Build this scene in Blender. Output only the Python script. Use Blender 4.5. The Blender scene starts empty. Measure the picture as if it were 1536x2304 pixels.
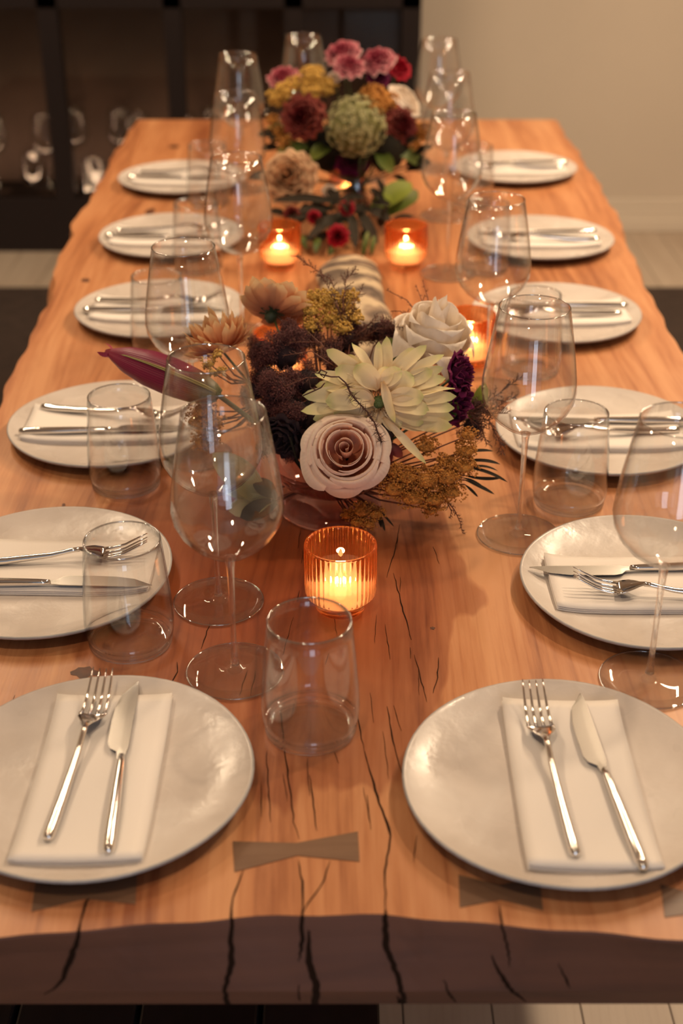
import bpy, math, random
from math import pi, sin, cos
from mathutils import Vector, Matrix
import numpy as np

C = bpy.context.scene.collection
SC = bpy.context.scene
TZ = 0.76                       # height of the table top above the floor
R = random.Random(7)

# ---------------------------------------------------------------- camera
cam_data = bpy.data.cameras.new('camera')
cam = bpy.data.objects.new('camera', cam_data); C.objects.link(cam); SC.camera = cam
cam.location = (0, 0, TZ + 0.787)
cam.rotation_euler = (math.radians(90 - 28.74), 0, 0)
cam_data.sensor_fit = 'VERTICAL'; cam_data.sensor_height = 36.0; cam_data.sensor_width = 24.0
cam_data.lens = 3000 / 2304 * 36.0
cam_data.clip_start = 0.05; cam_data.clip_end = 60
cam_data.dof.use_dof = True; cam_data.dof.focus_distance = 1.44; cam_data.dof.aperture_fstop = 3.7

# ---------------------------------------------------------------- world (dusk outside the windows) and view
W = bpy.data.worlds.new('dusk'); SC.world = W; W.use_nodes = True
bg = W.node_tree.nodes['Background']
bg.inputs['Color'].default_value = (0.42, 0.50, 0.62, 1); bg.inputs['Strength'].default_value = 0.6
SC.view_settings.view_transform = 'Standard'
SC.view_settings.look = 'None'
SC.view_settings.gamma = 1.0
SC.view_settings.exposure = 0.38
SC.view_settings.use_curve_mapping = False
SC.cycles.use_denoising = True
SC.cycles.max_bounces = 14; SC.cycles.transmission_bounces = 12; SC.cycles.transparent_max_bounces = 40
SC.cycles.glossy_bounces = 4; SC.cycles.diffuse_bounces = 3
SC.cycles.sample_clamp_indirect = 3.0
SC.cycles.blur_glossy = 1.0
SC.cycles.caustics_reflective = False; SC.cycles.caustics_refractive = True

# ---------------------------------------------------------------- lights
WARM = (1.0, 0.745, 0.49)
def area(name, loc, size, power, color, target=None, shape='DISK', size_y=None):
    l = bpy.data.lights.new(name, 'AREA'); l.shape = shape; l.size = size; l.energy = power; l.color = color
    if size_y: l.size_y = size_y
    o = bpy.data.objects.new(name, l); C.objects.link(o); o.location = loc
    d = Vector(target) - Vector(loc) if target else Vector((0, 0, -1))
    o.rotation_euler = d.to_track_quat('-Z', 'Y').to_euler()
    return o
CEIL = 2.55
# x, y, power, length along y (0 = round downlight)
LAMPS = [(-1.15, 1.75, 6, 0), (1.15, 1.75, 12, 0), (-1.15, 3.1, 20, 1.3), (1.25, 3.1, 40, 1.3), (-0.3, 0.35, 6, 0)]  # the last lamp is an unseen fill added to light the flower fronts
for i, (lx, ly, lp, ll) in enumerate(LAMPS):
    if ll: area('ceiling_lamp_light', (lx, ly, CEIL - 0.045), 0.07, lp, WARM, shape='RECTANGLE', size_y=ll)
    else: area('ceiling_lamp_light', (lx, ly, CEIL - 0.03), 0.13, lp, WARM)
# cool evening light from the window in the wall behind the camera
area('window_daylight', (0.35, -1.95, 1.25), 0.62, 11, (0.72, 0.83, 1.0), target=(0.35, 1.4, 1.25), shape='RECTANGLE', size_y=2.1)
# unseen strip light added so the cabinet glasses glint
area('cabinet_glint_light', (-1.2, 4.905, 0.215), 2.2, 3.2, (1.0, 0.72, 0.5), shape='RECTANGLE', size_y=0.03, target=(-1.2, 5.05, .60))

# ---------------------------------------------------------------- helpers
def tag(o, label=None, cat=None, group=None, kind=None):
    if label: o['label'] = label
    if cat: o['category'] = cat
    if group: o['group'] = group
    if kind: o['kind'] = kind
    return o
def empty(name, loc, rz=0.0, label=None, cat=None, group=None):
    o = bpy.data.objects.new(name, None); C.objects.link(o); o.location = loc; o.rotation_euler = (0, 0, rz)
    o.empty_display_size = 0.02
    return tag(o, label, cat, group)
def mesh(name, verts, faces, mat=None, smooth=True, uvs=None):
    m = bpy.data.meshes.new(name); m.from_pydata([tuple(v) for v in verts], [], faces); m.update()
    if smooth: m.polygons.foreach_set('use_smooth', [True] * len(m.polygons))
    if uvs is not None:
        u = m.uv_layers.new(name='uv')
        for lp in m.loops: u.data[lp.index].uv = uvs[lp.vertex_index]
    if mat: m.materials.append(mat)
    return m
def obj(name, me, parent=None, loc=(0, 0, 0), rot=None, mtx=None):
    o = bpy.data.objects.new(name, me); C.objects.link(o)
    if parent: o.parent = parent
    if mtx is not None: o.matrix_basis = mtx
    else:
        o.location = loc
        if rot: o.rotation_euler = rot
    return o
def dup(root, loc, rz, label, group=None):
    r = root.copy(); C.objects.link(r); r.location = loc; r.rotation_euler = (0, 0, rz); r['label'] = label
    if group: r['group'] = group
    for ch in list(root.children):
        c = ch.copy(); C.objects.link(c); c.parent = r
        for g in list(ch.children):
            d = g.copy(); C.objects.link(d); d.parent = c
    return r
class MB:
    def __init__(s): s.v = []; s.f = []
    def box(s, a, b):
        n = len(s.v); x0, y0, z0 = a; x1, y1, z1 = b
        s.v += [(x0,y0,z0),(x1,y0,z0),(x1,y1,z0),(x0,y1,z0),(x0,y0,z1),(x1,y0,z1),(x1,y1,z1),(x0,y1,z1)]
        s.f += [tuple(n + i for i in q) for q in ((3,2,1,0),(4,5,6,7),(0,1,5,4),(1,2,6,5),(2,3,7,6),(3,0,4,7))]
        return s
    def add(s, v, f):
        n = len(s.v); s.v += [tuple(p) for p in v]; s.f += [tuple(n + i for i in q) for q in f]; return s
    def tube(s, pts, rad, seg=6, caps=True):
        pts = [Vector(p) for p in pts]; n = len(pts)
        if not hasattr(rad, '__len__'): rad = [rad] * n
        base = len(s.v); prev = None
        for i, p in enumerate(pts):
            d = (pts[min(i+1, n-1)] - pts[max(i-1, 0)]).normalized()
            if prev is None:
                a = Vector((0, 0, 1)) if abs(d.z) < .9 else Vector((1, 0, 0)); u = d.cross(a).normalized()
            else:
                u = (prev - d * prev.dot(d)).normalized()
            prev = u; w = d.cross(u)
            for k in range(seg):
                t = 2 * pi * k / seg; s.v.append(tuple(p + (u * cos(t) + w * sin(t)) * rad[i]))
        for i in range(n - 1):
            for k in range(seg):
                a = base + i * seg + k; b = base + i * seg + (k + 1) % seg
                s.f.append((a, b, b + seg, a + seg))
        if caps:
            s.f.append(tuple(base + k for k in range(seg))[::-1]); s.f.append(tuple(base + (n-1)*seg + k for k in range(seg)))
        return s
    def lathe(s, prof, seg=32, center=(0, 0, 0), rfun=None):
        base = len(s.v); n = len(prof); cx, cy, cz = center
        for (r, z) in prof:
            for k in range(seg):
                t = 2 * pi * k / seg; rr = r if rfun is None else rfun(r, z, t)
                s.v.append((cx + rr * cos(t), cy + rr * sin(t), cz + z))
        for i in range(n - 1):
            for k in range(seg):
                a = base + i * seg + k; b = base + i * seg + (k + 1) % seg
                s.f.append((a, b, b + seg, a + seg))
        if prof[0][0] > 1e-6: s.f.append(tuple(base + k for k in range(seg))[::-1]) if s.cap0 else None
        if prof[-1][0] > 1e-6: s.f.append(tuple(base + (n-1)*seg + k for k in range(seg))) if s.cap1 else None
        return s
    cap0 = True; cap1 = True
    def ring(s, prof, seg=32, rfun=None):      # closed profile loop (a tube wall going out and back)
        base = len(s.v); n = len(prof)
        for (r, z) in prof:
            for k in range(seg):
                t = 2 * pi * k / seg; rr = r if rfun is None else rfun(r, z, t)
                s.v.append((rr * cos(t), rr * sin(t), z))
        for i in range(n):
            j = (i + 1) % n
            for k in range(seg):
                a = base + i * seg + k; b = base + i * seg + (k + 1) % seg
                c = base + j * seg + k; d = base + j * seg + (k + 1) % seg
                s.f.append((a, b, d, c))
        return s
    def mesh(s, name, mat, smooth=True): return mesh(name, s.v, s.f, mat, smooth)
def bevel(o, w=.002, seg=2):
    m = o.modifiers.new('b', 'BEVEL'); m.width = w; m.segments = seg; m.limit_method = 'ANGLE'; m.angle_limit = math.radians(40); return o
def lerp(a, b, t): return a + (b - a) * t
def interp(pts, y):                            # piecewise linear x(y)
    return float(np.interp(y, [p[1] for p in pts], [p[0] for p in pts]))

# ---------------------------------------------------------------- materials
def newmat(name):
    m = bpy.data.materials.new(name); m.use_nodes = True; nt = m.node_tree; nt.nodes.clear()
    out = nt.nodes.new('ShaderNodeOutputMaterial'); return m, nt, out
def N(nt, t, **kw):
    n = nt.nodes.new('ShaderNode' + t)
    for k, v in kw.items():
        if k in n.inputs.keys(): n.inputs[k].default_value = v
        else: setattr(n, k, v)
    return n
def L(nt, a, b): nt.links.new(a, b)
def ramp(nt, stops, fac=None):
    r = nt.nodes.new('ShaderNodeValToRGB'); e = r.color_ramp.elements
    while len(e) < len(stops): e.new(0.5)
    for i, (p, c) in enumerate(stops): e[i].position = p; e[i].color = (*c, 1)
    if fac is not None: L(nt, fac, r.inputs['Fac'])
    return r
def simple(name, col, rough=.5, metal=0, noise=None, spec=.5, bump=None, sheen=0):
    m, nt, out = newmat(name); p = N(nt, 'BsdfPrincipled')
    p.inputs['Base Color'].default_value = (*col, 1); p.inputs['Roughness'].default_value = rough
    p.inputs['Metallic'].default_value = metal; p.inputs['Specular IOR Level'].default_value = spec
    p.inputs['Sheen Weight'].default_value = sheen
    tc = N(nt, 'TexCoord')
    if noise:
        sc, amt = noise
        n = N(nt, 'TexNoise', Scale=sc, Detail=5.0); L(nt, tc.outputs['Object'], n.inputs['Vector'])
        c0 = tuple(max(0, c * (1 - amt)) for c in col); c1 = tuple(min(1, c * (1 + amt)) for c in col)
        r = ramp(nt, [(.3, c0), (.7, c1)], n.outputs['Fac']); L(nt, r.outputs['Color'], p.inputs['Base Color'])
    if bump:
        sc, st = bump
        n = N(nt, 'TexNoise', Scale=sc, Detail=4.0); L(nt, tc.outputs['Object'], n.inputs['Vector'])
        b = N(nt, 'Bump', Strength=st, Distance=.002); L(nt, n.outputs['Fac'], b.inputs['Height']); L(nt, b.outputs['Normal'], p.inputs['Normal'])
    L(nt, p.outputs[0], out.inputs[0]); return m
def wood(name, cols, fine=55, warp=1.0, rough=(.34, .5), knots=True, axis='Y', bumpst=.25, heart_shade_col=None):
    m, nt, out = newmat(name); p = N(nt, 'BsdfPrincipled'); tc = N(nt, 'TexCoord')
    sx = (1, .06, 1) if axis == 'Y' else (.06, 1, 1)
    # slow warp of the grain so lines wander and form cathedrals
    mp0 = N(nt, 'Mapping'); mp0.inputs['Scale'].default_value = (3.0, .9, 3.0) if axis == 'Y' else (.9, 3.0, 3.0)
    L(nt, tc.outputs['Object'], mp0.inputs['Vector'])
    n0 = N(nt, 'TexNoise', Scale=1.0, Detail=2.0); L(nt, mp0.outputs[0], n0.inputs['Vector'])
    sub = N(nt, 'VectorMath', operation='SUBTRACT'); L(nt, n0.outputs['Color'], sub.inputs[0]); sub.inputs[1].default_value = (.5, .5, .5)
    sca = N(nt, 'VectorMath', operation='SCALE'); sca.inputs['Scale'].default_value = .11 * warp; L(nt, sub.outputs[0], sca.inputs[0])
    addv = N(nt, 'VectorMath', operation='ADD'); L(nt, tc.outputs['Object'], addv.inputs[0]); L(nt, sca.outputs[0], addv.inputs[1])
    mp = N(nt, 'Mapping'); mp.inputs['Scale'].default_value = sx; L(nt, addv.outputs[0], mp.inputs['Vector'])
    nf = N(nt, 'TexNoise', Scale=fine, Detail=6.0, Roughness=.65); L(nt, mp.outputs[0], nf.inputs['Vector'])
    nm = N(nt, 'TexNoise', Scale=fine * .18, Detail=3.0); L(nt, mp.outputs[0], nm.inputs['Vector'])
    wv = N(nt, 'TexWave', wave_type='BANDS', bands_direction='X' if axis == 'Y' else 'Y')
    wv.inputs['Scale'].default_value = 26; wv.inputs['Distortion'].default_value = 2.5; wv.inputs['Detail'].default_value = 3; wv.inputs['Detail Scale'].default_value = 1.6
    L(nt, mp.outputs[0], wv.inputs['Vector'])
    mix1 = N(nt, 'Math', operation='MULTIPLY_ADD'); L(nt, nf.outputs['Fac'], mix1.inputs[0]); mix1.inputs[1].default_value = .60
    L(nt, nm.outputs['Fac'], mix1.inputs[2])
    pw = N(nt, 'Math', operation='POWER'); L(nt, wv.outputs['Fac'], pw.inputs[0]); pw.inputs[1].default_value = 6
    mix2 = N(nt, 'Math', operation='MULTIPLY_ADD'); L(nt, pw.outputs[0], mix2.inputs[0]); mix2.inputs[1].default_value = -.055
    L(nt, mix1.outputs[0], mix2.inputs[2])
    r = ramp(nt, [(.52, cols[0]), (.76, cols[1]), (.98, cols[2])], mix2.outputs[0])
    col = r.outputs['Color']
    if heart_shade_col:   # heartwood plus the flowers' shade painted in: an irregular darker patch of the slab
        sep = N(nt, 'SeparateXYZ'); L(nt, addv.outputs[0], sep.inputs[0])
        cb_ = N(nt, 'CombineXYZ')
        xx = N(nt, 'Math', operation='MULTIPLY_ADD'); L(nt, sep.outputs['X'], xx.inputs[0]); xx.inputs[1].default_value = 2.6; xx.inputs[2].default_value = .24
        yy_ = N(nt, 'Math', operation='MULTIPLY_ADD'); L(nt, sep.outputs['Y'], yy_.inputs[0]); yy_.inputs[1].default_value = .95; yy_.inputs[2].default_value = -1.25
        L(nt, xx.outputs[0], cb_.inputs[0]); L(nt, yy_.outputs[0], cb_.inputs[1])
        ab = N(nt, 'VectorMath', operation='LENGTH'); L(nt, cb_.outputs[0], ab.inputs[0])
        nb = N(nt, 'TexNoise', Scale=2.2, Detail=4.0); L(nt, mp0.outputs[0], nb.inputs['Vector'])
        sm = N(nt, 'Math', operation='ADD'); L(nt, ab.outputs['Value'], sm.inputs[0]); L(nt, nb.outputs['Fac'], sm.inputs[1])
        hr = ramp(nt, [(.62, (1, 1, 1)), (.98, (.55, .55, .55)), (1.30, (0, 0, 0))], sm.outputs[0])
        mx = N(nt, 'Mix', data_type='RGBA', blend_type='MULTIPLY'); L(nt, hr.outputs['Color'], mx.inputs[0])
        L(nt, col, mx.inputs[6]); mx.inputs[7].default_value = (*heart_shade_col, 1); col = mx.outputs[2]
    L(nt, col, p.inputs['Base Color'])
    rr = N(nt, 'MapRange'); L(nt, nf.outputs['Fac'], rr.inputs['Value']); rr.inputs['To Min'].default_value = rough[0]; rr.inputs['To Max'].default_value = rough[1]
    L(nt, rr.outputs[0], p.inputs['Roughness'])
    b = N(nt, 'Bump', Strength=bumpst, Distance=.0008); L(nt, mix2.outputs[0], b.inputs['Height']); L(nt, b.outputs['Normal'], p.inputs['Normal'])
    L(nt, p.outputs[0], out.inputs[0]); return m
def thin_glass(name, tint=(.985, .985, .985), edge=(.72, .74, .76), refl=.065, rough=.0):
    # one face of a thin blown wall: light passes straight through, reflection rises towards grazing angles
    m, nt, out = newmat(name); lw = N(nt, 'LayerWeight', Blend=.5)
    pw = N(nt, 'Math', operation='POWER'); L(nt, lw.outputs['Facing'], pw.inputs[0]); pw.inputs[1].default_value = 4.0
    ma = N(nt, 'Math', operation='MULTIPLY_ADD'); L(nt, pw.outputs[0], ma.inputs[0]); ma.inputs[1].default_value = .75; ma.inputs[2].default_value = refl
    r = ramp(nt, [(0, tint), (.75, tint), (1, edge)], lw.outputs['Facing'])
    tr = N(nt, 'BsdfTransparent'); L(nt, r.outputs['Color'], tr.inputs['Color'])
    gl = N(nt, 'BsdfGlossy', Roughness=rough)
    mx = N(nt, 'MixShader'); L(nt, ma.outputs[0], mx.inputs[0]); L(nt, tr.outputs[0], mx.inputs[1]); L(nt, gl.outputs[0], mx.inputs[2])
    L(nt, mx.outputs[0], out.inputs[0]); return m
def solid_glass(name, col=(1, 1, 1), mixt=0.0, tcol=None, rough=0.0):
    m, nt, out = newmat(name); g = N(nt, 'BsdfGlass', IOR=1.5, Roughness=rough); g.inputs['Color'].default_value = (*col, 1)
    if mixt:
        t = N(nt, 'BsdfTransparent'); t.inputs['Color'].default_value = (*(tcol or col), 1)
        mx = N(nt, 'MixShader'); mx.inputs[0].default_value = mixt; L(nt, g.outputs[0], mx.inputs[1]); L(nt, t.outputs[0], mx.inputs[2]); L(nt, mx.outputs[0], out.inputs[0])
    else: L(nt, g.outputs[0], out.inputs[0])
    return m
def petalmat(name, stops, trans=.3, rough=.55, vein=.06, noise=.12):
    # colour runs from petal base (0) to petal tip (1) through the uv map
    m, nt, out = newmat(name); uv = N(nt, 'UVMap'); sep = N(nt, 'SeparateXYZ'); L(nt, uv.outputs[0], sep.inputs[0])
    tc = N(nt, 'TexCoord'); n = N(nt, 'TexNoise', Scale=70.0, Detail=4.0); L(nt, tc.outputs['Object'], n.inputs['Vector'])
    ad = N(nt, 'Math', operation='MULTIPLY_ADD'); L(nt, n.outputs['Fac'], ad.inputs[0]); ad.inputs[1].default_value = noise; L(nt, sep.outputs['Y'], ad.inputs[2])
    r = ramp(nt, stops, ad.outputs[0])
    wv = N(nt, 'TexWave', wave_type='BANDS', bands_direction='X', Scale=4.5, Distortion=1.2); L(nt, uv.outputs[0], wv.inputs['Vector'])
    p = N(nt, 'BsdfPrincipled', Roughness=rough); L(nt, r.outputs['Color'], p.inputs['Base Color']); p.inputs['Specular IOR Level'].default_value = .25
    b = N(nt, 'Bump', Strength=vein * 4, Distance=.0006); L(nt, wv.outputs['Fac'], b.inputs['Height']); L(nt, b.outputs['Normal'], p.inputs['Normal'])
    t = N(nt, 'BsdfTranslucent'); L(nt, r.outputs['Color'], t.inputs['Color'])
    mx = N(nt, 'MixShader'); mx.inputs[0].default_value = trans; L(nt, p.outputs[0], mx.inputs[1]); L(nt, t.outputs[0], mx.inputs[2]); L(nt, mx.outputs[0], out.inputs[0])
    return m

M = {}
M['table'] = wood('tabletop_wood', [(.26, .080, .030), (.50, .203, .082), (.62, .292, .132)], fine=95, heart_shade_col=(.50, .27, .17), rough=(.32, .48))
M['endgrain'] = wood('end_grain_wood', [(.06, .022, .012), (.125, .045, .024), (.18, .068, .036)], axis='X', fine=30, rough=(.55, .7), bumpst=.5)
M['key'] = wood('walnut_key', [(.13, .065, .036), (.18, .095, .053), (.23, .13, .075)], axis='X', fine=80)
M['crack'] = simple('crack_filler', (.020, .009, .005), .9, spec=.1)
M['knot'] = simple('knot_wood', (.10, .032, .012), .5, noise=(60, .5))
def plate_mat():
    m, nt, out = newmat('stoneware_glaze'); p = N(nt, 'BsdfPrincipled'); tc = N(nt, 'TexCoord'); p.inputs['Specular IOR Level'].default_value = .32
    n = N(nt, 'TexNoise', Scale=9.0, Detail=6.0, Distortion=.8); L(nt, tc.outputs['Object'], n.inputs['Vector'])
    r = ramp(nt, [(.3, (.55, .475, .42)), (.55, (.65, .575, .52)), (.75, (.72, .655, .60))], n.outputs['Fac']); L(nt, r.outputs['Color'], p.inputs['Base Color'])
    n2 = N(nt, 'TexNoise', Scale=55.0, Detail=3.0); L(nt, tc.outputs['Object'], n2.inputs['Vector'])
    n3 = N(nt, 'TexNoise', Scale=16.0, Detail=2.0); L(nt, tc.outputs['Object'], n3.inputs['Vector'])
    mr = N(nt, 'MapRange'); L(nt, n3.outputs['Fac'], mr.inputs['Value']); mr.inputs['From Min'].default_value = .35; mr.inputs['From Max'].default_value = .65
    mr.inputs['To Min'].default_value = .18; mr.inputs['To Max'].default_value = .42; L(nt, mr.outputs[0], p.inputs['Roughness'])
    b = N(nt, 'Bump', Strength=.45, Distance=.0012); L(nt, n2.outputs['Fac'], b.inputs['Height'])
    L(nt, b.outputs['Normal'], p.inputs['Normal']); L(nt, p.outputs[0], out.inputs[0]); return m
M['plate'] = plate_mat()
M['rim'] = simple('bare_stoneware_edge', (.40, .38, .37), .6, noise=(40, .12))
def linen_mat():
    m, nt, out = newmat('white_linen'); p = N(nt, 'BsdfPrincipled', Roughness=.85); tc = N(nt, 'TexCoord')
    p.inputs['Base Color'].default_value = (.88, .81, .75, 1); p.inputs['Sheen Weight'].default_value = .2
    n = N(nt, 'TexNoise', Scale=420.0, Detail=2.0); L(nt, tc.outputs['Object'], n.inputs['Vector'])
    b = N(nt, 'Bump', Strength=.25, Distance=.0005); L(nt, n.outputs['Fac'], b.inputs['Height']); L(nt, b.outputs['Normal'], p.inputs['Normal'])
    L(nt, p.outputs[0], out.inputs[0]); return m
M['linen'] = linen_mat()
M['steel'] = simple('polished_steel', (.82, .78, .74), .09, 1.0, bump=(300, .03))
M['satin_steel'] = simple('satin_blade_steel', (.70, .67, .63), .27, 1.0)
M['thin'] = thin_glass('thin_clear_glass')
M['thin_t'] = thin_glass('tumbler_wall_glass', edge=(.55, .62, .68), refl=.085)
M['glass'] = solid_glass('solid_clear_glass', (1, 1, 1), .5)
M['rim_glass'] = thin_glass('glass_edge', tint=(.9, .9, .9), edge=(.7, .7, .7), refl=.30)
M['foot'] = solid_glass('clear_glass_foot', (1, 1, 1), .55, (.98, .98, .98))
M['amber'] = solid_glass('amber_ribbed_glass', (1.0, .71, .49), .25, (.98, .64, .42))
M['blushglass'] = solid_glass('blush_glass', (.97, .84, .84), .35, (.95, .80, .80))
M['wax'] = simple('candle_wax', (.98, .90, .76), .5)
for n_ in M['wax'].node_tree.nodes:
    if n_.type == 'BSDF_PRINCIPLED': n_.inputs['Subsurface Weight'].default_value = 1; n_.inputs['Subsurface Radius'].default_value = (1, .6, .3); n_.inputs['Subsurface Scale'].default_value = .03; n_.inputs['Emission Color'].default_value = (1, .70, .40, 1); n_.inputs['Emission Strength'].default_value = 1.4  # emission stands in for flame light scattered through the wax
M['metalcup'] = simple('tealight_cup_metal', (.75, .72, .68), .3, 1.0)
def emis(name, col, st):
    m, nt, out = newmat(name); e = N(nt, 'Emission', Strength=st); e.inputs['Color'].default_value = (*col, 1); L(nt, e.outputs[0], out.inputs[0]); return m
M['flame'] = emis('candle_flame', (1.0, .66, .30), 25)
M['lampglow'] = emis('lamp_diffuser_glow', (1.0, .80, .58), 8)
M['wall'] = simple('painted_plaster', (.60, .515, .42), .85, noise=(1.5, .04), bump=(180, .1))
M['trim'] = simple('painted_trim', (.64, .56, .46), .6)
M['ceil'] = simple('ceiling_paint', (.62, .58, .52), .9)
M['plank'] = wood('floor_plank_wood', [(.40, .31, .24), (.48, .39, .31), (.56, .47, .38)], fine=30, rough=(.45, .6))
M['rug'] = simple('dark_rug_pile', (.045, .028, .022), .95, noise=(30, .25), bump=(500, .6))
M['black'] = simple('blackened_steel', (.020, .014, .014), .7, .0, spec=.15)
M['blackwood'] = simple('black_stained_wood', (.014, .012, .013), .5, noise=(30, .3))
M['cabback'] = simple('cabinet_back_panel', (.085, .050, .036), .7, noise=(6, .15))
M['pane'] = thin_glass('smoked_cabinet_pane', tint=(.80, .76, .72), edge=(.6, .58, .56), refl=.022)

# petals: (position, colour) from base to tip
M['p_cream'] = petalmat('cream_dahlia_petal', [(.02, (.76, .50, .24)), (.35, (.92, .76, .52)), (.85, (.90, .77, .45)), (1.08, (.68, .66, .30))], .3, vein=.02)
M['p_blush'] = petalmat('blush_rose_petal', [(.05, (.80, .24, .10)), (.45, (.88, .42, .26)), (.74, (.92, .66, .50)), (.95, (.94, .78, .66))], .25)
M['p_white'] = petalmat('ivory_rose_petal', [(.05, (.86, .60, .40)), (.4, (.92, .78, .62)), (1.0, (.95, .85, .74))], .25)
M['p_peach'] = petalmat('peach_dahlia_petal', [(.05, (.36, .11, .07)), (.4, (.62, .24, .12)), (.8, (.74, .38, .19)), (1.0, (.86, .62, .34))], .35)
M['p_burg'] = petalmat('burgundy_petal', [(.05, (.03, .003, .012)), (.6, (.085, .006, .035)), (1.0, (.17, .010, .07))], .1, rough=.8)
M['p_pink'] = petalmat('pink_carnation_petal', [(.1, (.16, .01, .03)), (.7, (.42, .06, .10)), (.95, (.56, .18, .21)), (1.05, (.72, .42, .42))], .2)
M['p_red'] = petalmat('crimson_petal', [(.1, (.18, .003, .012)), (1.0, (.50, .010, .035))], .2)
M['p_wine'] = petalmat('wine_dahlia_petal', [(.1, (.04, .006, .01)), (.7, (.17, .02, .03)), (1.0, (.26, .05, .03))], .2)
M['p_tan'] = petalmat('soft_peach_petal', [(.1, (.40, .18, .09)), (.5, (.66, .38, .20)), (1.0, (.78, .52, .32))], .3)
M['p_green'] = petalmat('pale_green_petal', [(.0, (.26, .25, .09)), (.7, (.50, .47, .24)), (1.0, (.64, .60, .38))], .3)
M['leaf'] = petalmat('green_leaf', [(.0, (.05, .08, .015)), (.5, (.10, .15, .03)), (1.0, (.17, .20, .04))], .25, rough=.4)
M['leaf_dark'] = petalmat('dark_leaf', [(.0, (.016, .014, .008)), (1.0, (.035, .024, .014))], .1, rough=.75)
M['leaf_lime'] = petalmat('lime_leaf', [(.0, (.14, .19, .03)), (1.0, (.30, .36, .05))], .3, rough=.45)
M['stem'] = simple('green_stem', (.07, .09, .025), .5)
M['twig'] = simple('reddish_twig', (.16, .045, .022), .6)
M['smoke_dot'] = simple('smokebush_beads', (.15, .040, .034), .42, noise=(300, .8))
M['smoke_hair'] = simple('smokebush_hair', (.12, .040, .040), .8)
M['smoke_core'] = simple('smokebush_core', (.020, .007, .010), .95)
M['fern'] = simple('dried_fern_foliage', (.085, .035, .024), .8, noise=(80, .4))
M['yarrow'] = simple('golden_yarrow', (.50, .21, .035), .75, noise=(260, .55))
M['yarrow_b'] = simple('mustard_yarrow', (.60, .36, .07), .75, noise=(260, .4))
M['calyx'] = simple('dark_green_calyx', (.03, .045, .02), .6)
M['eye'] = simple('green_flower_eye', (.10, .14, .04), .7, noise=(600, .5))
M['hair_tan'] = simple('tan_floret_hairs', (.42, .24, .10), .8)
def drift_mat():
    m, nt, out = newmat('banded_driftwood'); p = N(nt, 'BsdfPrincipled', Roughness=.8); tc = N(nt, 'TexCoord')
    w = N(nt, 'TexWave', wave_type='BANDS', bands_direction='Y', Scale=3.6, Distortion=9.0, Detail=4.0); w.inputs['Detail Scale'].default_value = 3.0; L(nt, tc.outputs['Object'], w.inputs['Vector'])
    n = N(nt, 'TexNoise', Scale=40.0, Detail=5.0); L(nt, tc.outputs['Object'], n.inputs['Vector'])
    a = N(nt, 'Math', operation='MULTIPLY_ADD'); L(nt, n.outputs['Fac'], a.inputs[0]); a.inputs[1].default_value = .4; L(nt, w.outputs['Fac'], a.inputs[2])
    r = ramp(nt, [(.20, (.11, .075, .055)), (.50, (.30, .21, .145)), (.85, (.46, .35, .23)), (1.2, (.60, .46, .30))], a.outputs[0]); L(nt, r.outputs['Color'], p.inputs['Base Color'])
    b = N(nt, 'Bump', Strength=.8, Distance=.004); L(nt, a.outputs[0], b.inputs['Height']); L(nt, b.outputs['Normal'], p.inputs['Normal']); L(nt, p.outputs[0], out.inputs[0]); return m
M['drift'] = drift_mat()

# ================================================================ ROOM
def struct(name, me, parent=None, **k):
    o = obj(name, me, parent, **k); o['kind'] = 'structure'; return o
XL, XR, YB, YF, WT = -2.6, 2.6, 5.12, -2.2, .1
PW = .128
fl = struct('floor', MB().box((XL - WT, YF - WT, -.06), (XR + WT, YB + WT, -.021)).mesh('floor', M['cabback'], False))
pm = {}
x = XL; i = 0
while x < XR - .001:
    w = min(PW, XR - x)
    ys = [YF, YF + 1.1 + 1.3 * ((i * 37) % 10) / 10, YF + 3.6 + 1.2 * ((i * 53) % 10) / 10, YB]
    for a, b in zip(ys[:-1], ys[1:]):
        m_ = MB().box((x + .0012, a + .001, -.021), (x + w - .0012, b - .001, 0.0)).mesh('plank', M['plank'], False)
        obj('plank', m_, fl)
    x += PW; i += 1
struct('ceiling', MB().box((XL - WT, YF - WT, CEIL), (XR + WT, YB + WT, CEIL + .1)).mesh('ceiling', M['ceil'], False))
struct('wall_back', MB().box((XL - WT, YB, -.02), (XR + WT, YB + WT, CEIL)).mesh('wall_back', M['wall'], False))
struct('wall_left', MB().box((XL - WT, YF, -.02), (XL, YB, CEIL)).mesh('wall_left', M['wall'], False))
struct('wall_right', MB().box((XR, YF, -.02), (XR + WT, YB, CEIL)).mesh('wall_right', M['wall'], False))
wf = MB()   # wall behind the camera with a wide window opening
wf.box((XL - WT, YF - WT, -.02), (-.9, YF, CEIL)).box((1.6, YF - WT, -.02), (XR + WT, YF, CEIL)).box((-.9, YF - WT, -.02), (1.6, YF, .12)).box((-.9, YF - WT, 2.3), (1.6, YF, CEIL))
struct('wall_front', wf.mesh('wall_front', M['wall'], False))
win = MB()
for xx in (-.9, -.09, .73, 1.54): win.box((xx, YF - .08, .12), (xx + .06, YF - .02, 2.3))
win.box((-.9, YF - .08, .12), (1.6, YF - .02, .18)).box((-.9, YF - .08, 2.24), (1.6, YF - .02, 2.3)).box((-.9, YF - .08, 1.6), (1.6, YF - .02, 1.64))
struct('window_1', win.mesh('window_1', M['black'], False))
bb = MB().box((.28, YB - .016, 0), (XR, YB, .095)).box((.28, YB - .024, 0), (XR, YB - .015, .05)).box((.28, YB - .011, .095), (XR, YB, .128))
bevel(struct('baseboard_back', bb.mesh('baseboard_back', M['trim'], False)), .004)
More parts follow.
